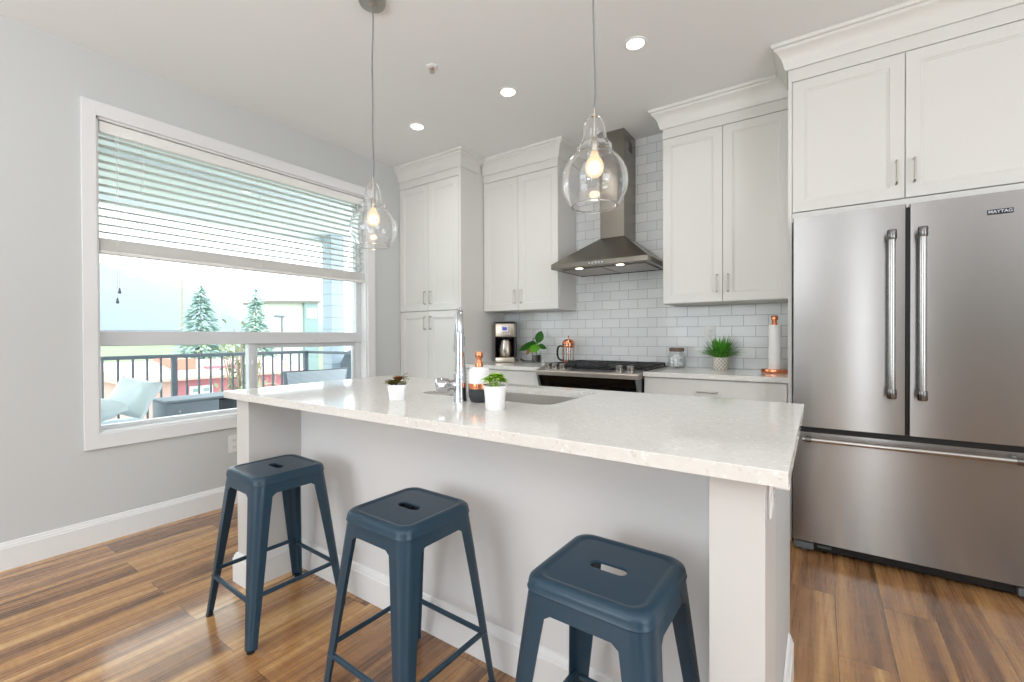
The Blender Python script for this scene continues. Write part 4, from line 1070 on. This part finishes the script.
# sofa with loose cushions
sf = thing('outdoor_sofa', 'grey wicker outdoor sofa under the pale cushions on the balcony', 'sofa', (-4.6, .75, DZ))
O = Vector((-4.6, .75, DZ))
ob('base', box(Vector((-5.25, -.35, DZ+.04))-O, Vector((-4.3, 1.50, .27))-O, .03), 'wicker', sf, True)
ob('seat_cushion', box(Vector((-5.2, -.30, .26))-O, Vector((-4.3, 1.46, .425))-O, .05, 4), 'cushion', sf, True)
def cushion(label, c, s, rot, seed):
    b = MB(); b.box((-s[0], -s[1], -s[2]), (s[0], s[1], s[2])); bmesh.ops.subdivide_edges(b.bm, edges=b.bm.edges, cuts=7, use_grid_fill=True)
    rn = random.Random(seed)
    for v in b.bm.verts:
        u, w = v.co.x/s[0], v.co.y/s[1]; k = (1-u**4)*(1-w**4)
        v.co.z *= .22+.78*max(0, k)**.55; v.co.x *= 1-.05*(1-abs(w)); v.co.y *= 1-.05*(1-abs(u))
        v.co.z += .012*math.sin(6*u+seed)*math.cos(5*w)
    o = ob('outdoor_cushion', b, 'cushion', None, True, ang=80); o.location = c; o.rotation_euler = rot
    return tag(o, label, 'cushion', 'pale cushions on the balcony sofa')
cushion('pale grey cushion lying at the left on the balcony sofa', (-4.86, .93, .545), (.28, .25, .10), (.06, -.06, .2), 1)
cushion('pale grey cushion propped upright beside the dark wicker table', (-5.02, 1.36, .62), (.19, .17, .08), (1.05, .15, .5), 2)
# fire table / wicker box
wb = thing('wicker_table', 'long low grey and dark wicker table on the balcony', 'table', (-4.95, 2.2, DZ))
O = Vector((-4.95, 2.2, DZ))
ob('light_panel', box(Vector((-5.2, 1.555, DZ+.02))-O, Vector((-4.85, 1.99, .548))-O, .012), 'wicker', wb, True)
ob('dark_panel', box(Vector((-5.2, 1.995, DZ+.02))-O, Vector((-4.86, 2.62, .535))-O, .012), 'wicker_dark', wb, True)
ob('top_slab', box(Vector((-5.22, 1.545, .548))-O, Vector((-4.84, 2.64, .572))-O, .008), 'wicker', wb)
for k in range(4): ob('vent_hole', MB().lathe([(0, -.001), (.007, -.001), (.007, .001), (0, .001)], 12, Vector((-4.849, 1.66, .36+k*.035))-O, 'X'), 'cushion', wb)
# wicker chair
wc = thing('wicker_chair', 'light grey woven chair back seen over the island top', 'chair', (-4.9, 3.05, DZ))
O = Vector((-4.9, 3.05, DZ))
b = MB(); b.prism([(2.76-O.y, .40-O.z), (3.42-O.y, .40-O.z), (3.49-O.y, .742-O.z), (2.71-O.y, .748-O.z)], -5.0-O.x, -4.95-O.x, 'X'); ob('backrest', b, 'wicker_light', wc)
b = MB(); b.tube([Vector((-4.975, 2.745, .38))-O, Vector((-4.975, 2.70, .75))-O, Vector((-4.975, 3.50, .745))-O, Vector((-4.975, 3.43, .38))-O], .022, 10); ob('frame', b, 'wicker', wc, True)
ob('seat', box(Vector((-5.0, 2.76, .30))-O, Vector((-4.4, 3.43, .40))-O, .02), 'wicker_light', wc)
for x in (-4.97, -4.44):
    for y_ in (2.79, 3.40): ob('leg', MB().cyl(Vector((x, y_, DZ))-O, Vector((x, y_, .31))-O, .02, n=10), 'wicker', wc, True)
# covered grill
gl = thing('covered_grill', 'grill under a dark grey fitted cover at the balcony end', 'grill', (-5.35, 4.02, DZ))
b = MB(); prev = []
for z_, hx, hy in ((0, .30, .22), (.6, .29, .21), (.93, .26, .19), (1.08, .20, .15), (1.14, .10, .08)): prev.append(Z(rr(hx, hy, .06, 4), z_))
b.rings(prev, True, True, True); ob('cover', b, 'cover', gl, True, ang=60)
ob('strap_handle', MB().tube([(-.05, 0, 1.13), (-.05, 0, 1.19), (.05, 0, 1.19), (.05, 0, 1.13)], .016, 8), 'black', gl, True)
# column and privacy wall
struct('balcony_column', box((-6.42, 4.10, DZ), (-6.18, 4.32, 2.715)), 'siding')
struct('balcony_wall', box((-6.4, 4.30, DZ), (-4.9, 4.42, .80)), 'siding')

# ------------------------------------------------------------------ outside: view
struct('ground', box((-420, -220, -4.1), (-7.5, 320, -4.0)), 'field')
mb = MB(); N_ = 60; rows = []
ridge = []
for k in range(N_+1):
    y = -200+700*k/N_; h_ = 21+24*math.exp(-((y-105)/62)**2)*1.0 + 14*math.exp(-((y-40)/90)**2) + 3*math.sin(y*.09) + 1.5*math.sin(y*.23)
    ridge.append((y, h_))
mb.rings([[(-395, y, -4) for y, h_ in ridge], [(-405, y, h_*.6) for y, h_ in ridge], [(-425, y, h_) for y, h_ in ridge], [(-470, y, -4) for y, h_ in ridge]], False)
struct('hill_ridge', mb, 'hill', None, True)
def conifer(label, x, y, top, R_, base=-4.0, seed=1, dens=900):
    t = thing('conifer_tree', label, 'tree', (x, y, base), 'conifers beyond the balcony'); H_ = top-base; rn = random.Random(seed)
    ob('trunk', MB().cyl((0, 0, 0), (0, 0, H_*.97), .09, .015, 8), 'trunk', t, True)
    b = MB()
    for k in range(dens):
        f = 1-rn.random()**.75*.93; z_ = H_*(.07+.93*(f)); r_ = R_*(1-f)**.8*(1 if rn.random() < .75 else 1.22)*rn.uniform(.55, 1.0)+.05; a = rn.uniform(0, 2*PI)
        p = Vector((r_*math.cos(a), r_*math.sin(a), z_)); dr_ = Vector((math.cos(a), math.sin(a), rn.uniform(-.45, .25)))
        L_ = rn.uniform(.35, .75)*(.5+.6*(1-f)); leaf(b, p-dr_*L_*.6, dr_, L_*1.3, L_*.5, .15, -.5, 2)
    ob('foliage', b, 'conifer', t)
    return t
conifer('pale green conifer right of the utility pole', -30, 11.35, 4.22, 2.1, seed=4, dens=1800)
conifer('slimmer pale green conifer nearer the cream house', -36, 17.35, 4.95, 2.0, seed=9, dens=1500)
def shrub(label, x, y, h_, R_, seed):
    t = thing('bare_tree', label, 'tree', (x, y, -4), 'bare branching trees'); rn = random.Random(seed); b = MB(); lf = MB()
    for k in range(30):
        a = rn.uniform(0, 2*PI); r_ = R_*rn.uniform(.2, 1); tp = Vector((r_*math.cos(a), r_*math.sin(a), h_*rn.uniform(.65, 1)))
        b.tube([(0, 0, 0), Vector((tp.x*.4, tp.y*.4, tp.z*.55)), tp], [.05, .03, .01], 5)
        for j in range(12):
            p = tp*rn.uniform(.55, 1)+Vector((rn.uniform(-.4, .4), rn.uniform(-.4, .4), rn.uniform(-.3, .3))); leaf(lf, p, (rn.uniform(-1, 1), rn.uniform(-1, 1), rn.uniform(0, 1)), .28, .14, .2, .1, 2)
    ob('branches', b, 'trunk', t); ob('foliage', lf, 'shrub', t)
shrub('pale leafless tree between the two conifers', -17, 7.72, 5.5, .8, 5)
shrub('low leafless tree below the slimmer conifer', -13.2, 6.7, 4.1, .6, 6)
# utility pole and street lamp
up = thing('utility_pole', 'thin timber utility pole left of the conifers', 'pole', (-34, 11.8, -4))
ob('shaft', MB().cyl((0, 0, 0), (0, 0, 9.0), .12, .08, 10), 'pole', up, True)
b = MB()
for yy in (-60, ): b.tube([(0.2, 0, 5.6), (1, -20, 5.45), (2, -60, 5.7)], .02, 5)
ob('wire', b, 'grey_plastic', up)
lp = thing('street_lamp', 'dark street lamp in front of the cream house', 'street lamp', (-26, 14.0, -4))
ob('post', MB().cyl((0, 0, 0), (0, 0, 6.3), .07, .05, 10), 'rail', lp, True)
ob('lamp_head', box((-.12, -.42, 6.28), (.12, .12, 6.42), .03), 'rail', lp)
# red building
rd = thing('red_building', 'red building with a pale pitched roof beyond the railing', 'building', (-22, 11, -4))
O = Vector((-22, 11, -4))
ob('wall', box(Vector((-26, 6.72, -4))-O, Vector((-20.0, 11.4, -.42))-O), 'redwall', rd)
ob('side_wall', box(Vector((-26, 5.3, -4))-O, Vector((-20.0, 6.72, -.42))-O), 'pinkroof', rd)
b = MB(); b.prism([(-19.6-O.x, -.46+4), (-19.6-O.x, -.36+4), (-23-O.x, .16+4), (-26.4-O.x, -.36+4), (-26.4-O.x, -.46+4)], 5.0-O.y, 11.8-O.y, 'Y'); ob('roof', b, 'pinkroof', rd)
ob('dormer', box(Vector((-23.2, 7.0, -.5))-O, Vector((-21.0, 7.75, .28))-O), 'redroof', rd)
ob('roof_vent', box(Vector((-21.2, 8.1, -.2))-O, Vector((-20.9, 9.4, -.06))-O), 'redwall', rd)
w_ = ob('window', box(Vector((-20.0, 7.15, -1.1))-O, Vector((-19.95, 7.95, -.74))-O), 'white_siding', rd)
for k in range(2): ob('pane', box(Vector((-19.96, 7.25+k*.36, -.98))-O, Vector((-19.94, 7.45+k*.36, -.84))-O), 'housewin', w_)
# cream house far right
hs = thing('cream_house', 'cream flat-roofed house right of the conifers', 'house', (-60, 34, -4))
O = Vector((-60, 34, -4))
ob('wall', box(Vector((-66, 30.5, -4))-O, Vector((-60, 35.3, 5.9))-O), 'house', hs)
ob('bay', box(Vector((-64, 35.3, -4))-O, Vector((-59.6, 37.4, 6.0))-O), 'housewin', hs)
ob('bay_window', box(Vector((-59.65, 35.6, 3.8))-O, Vector((-59.5, 37.1, 5.2))-O), 'white_siding', hs)
b = MB(); b.prism([(30.2-O.y, 5.6+4), (37.7-O.y, 6.05+4), (37.7-O.y, 6.35+4), (30.2-O.y, 5.95+4)], -66.3-O.x, -59.3-O.x, 'X'); ob('roof', b, 'houseroof', hs)
wh = thing('white_house', 'plain white house at the right edge of the window view', 'house', (-26, 18.8, -4))
O = Vector((-26, 18.8, -4))
ob('wall', box(Vector((-28, 18.2, -4))-O, Vector((-26, 23, 2.3))-O), 'white_siding', wh)
b = MB(); b.prism([(18.0-O.y, 2.2+4), (23.3-O.y, 2.2+4), (20.6-O.y, 3.6+4)], -28.2-O.x, -25.8-O.x, 'X'); ob('roof', b, 'white_siding', wh)
ob('window', box(Vector((-26.03, 19.2, .9))-O, Vector((-25.95, 19.7, 1.7))-O), 'housewin', wh)
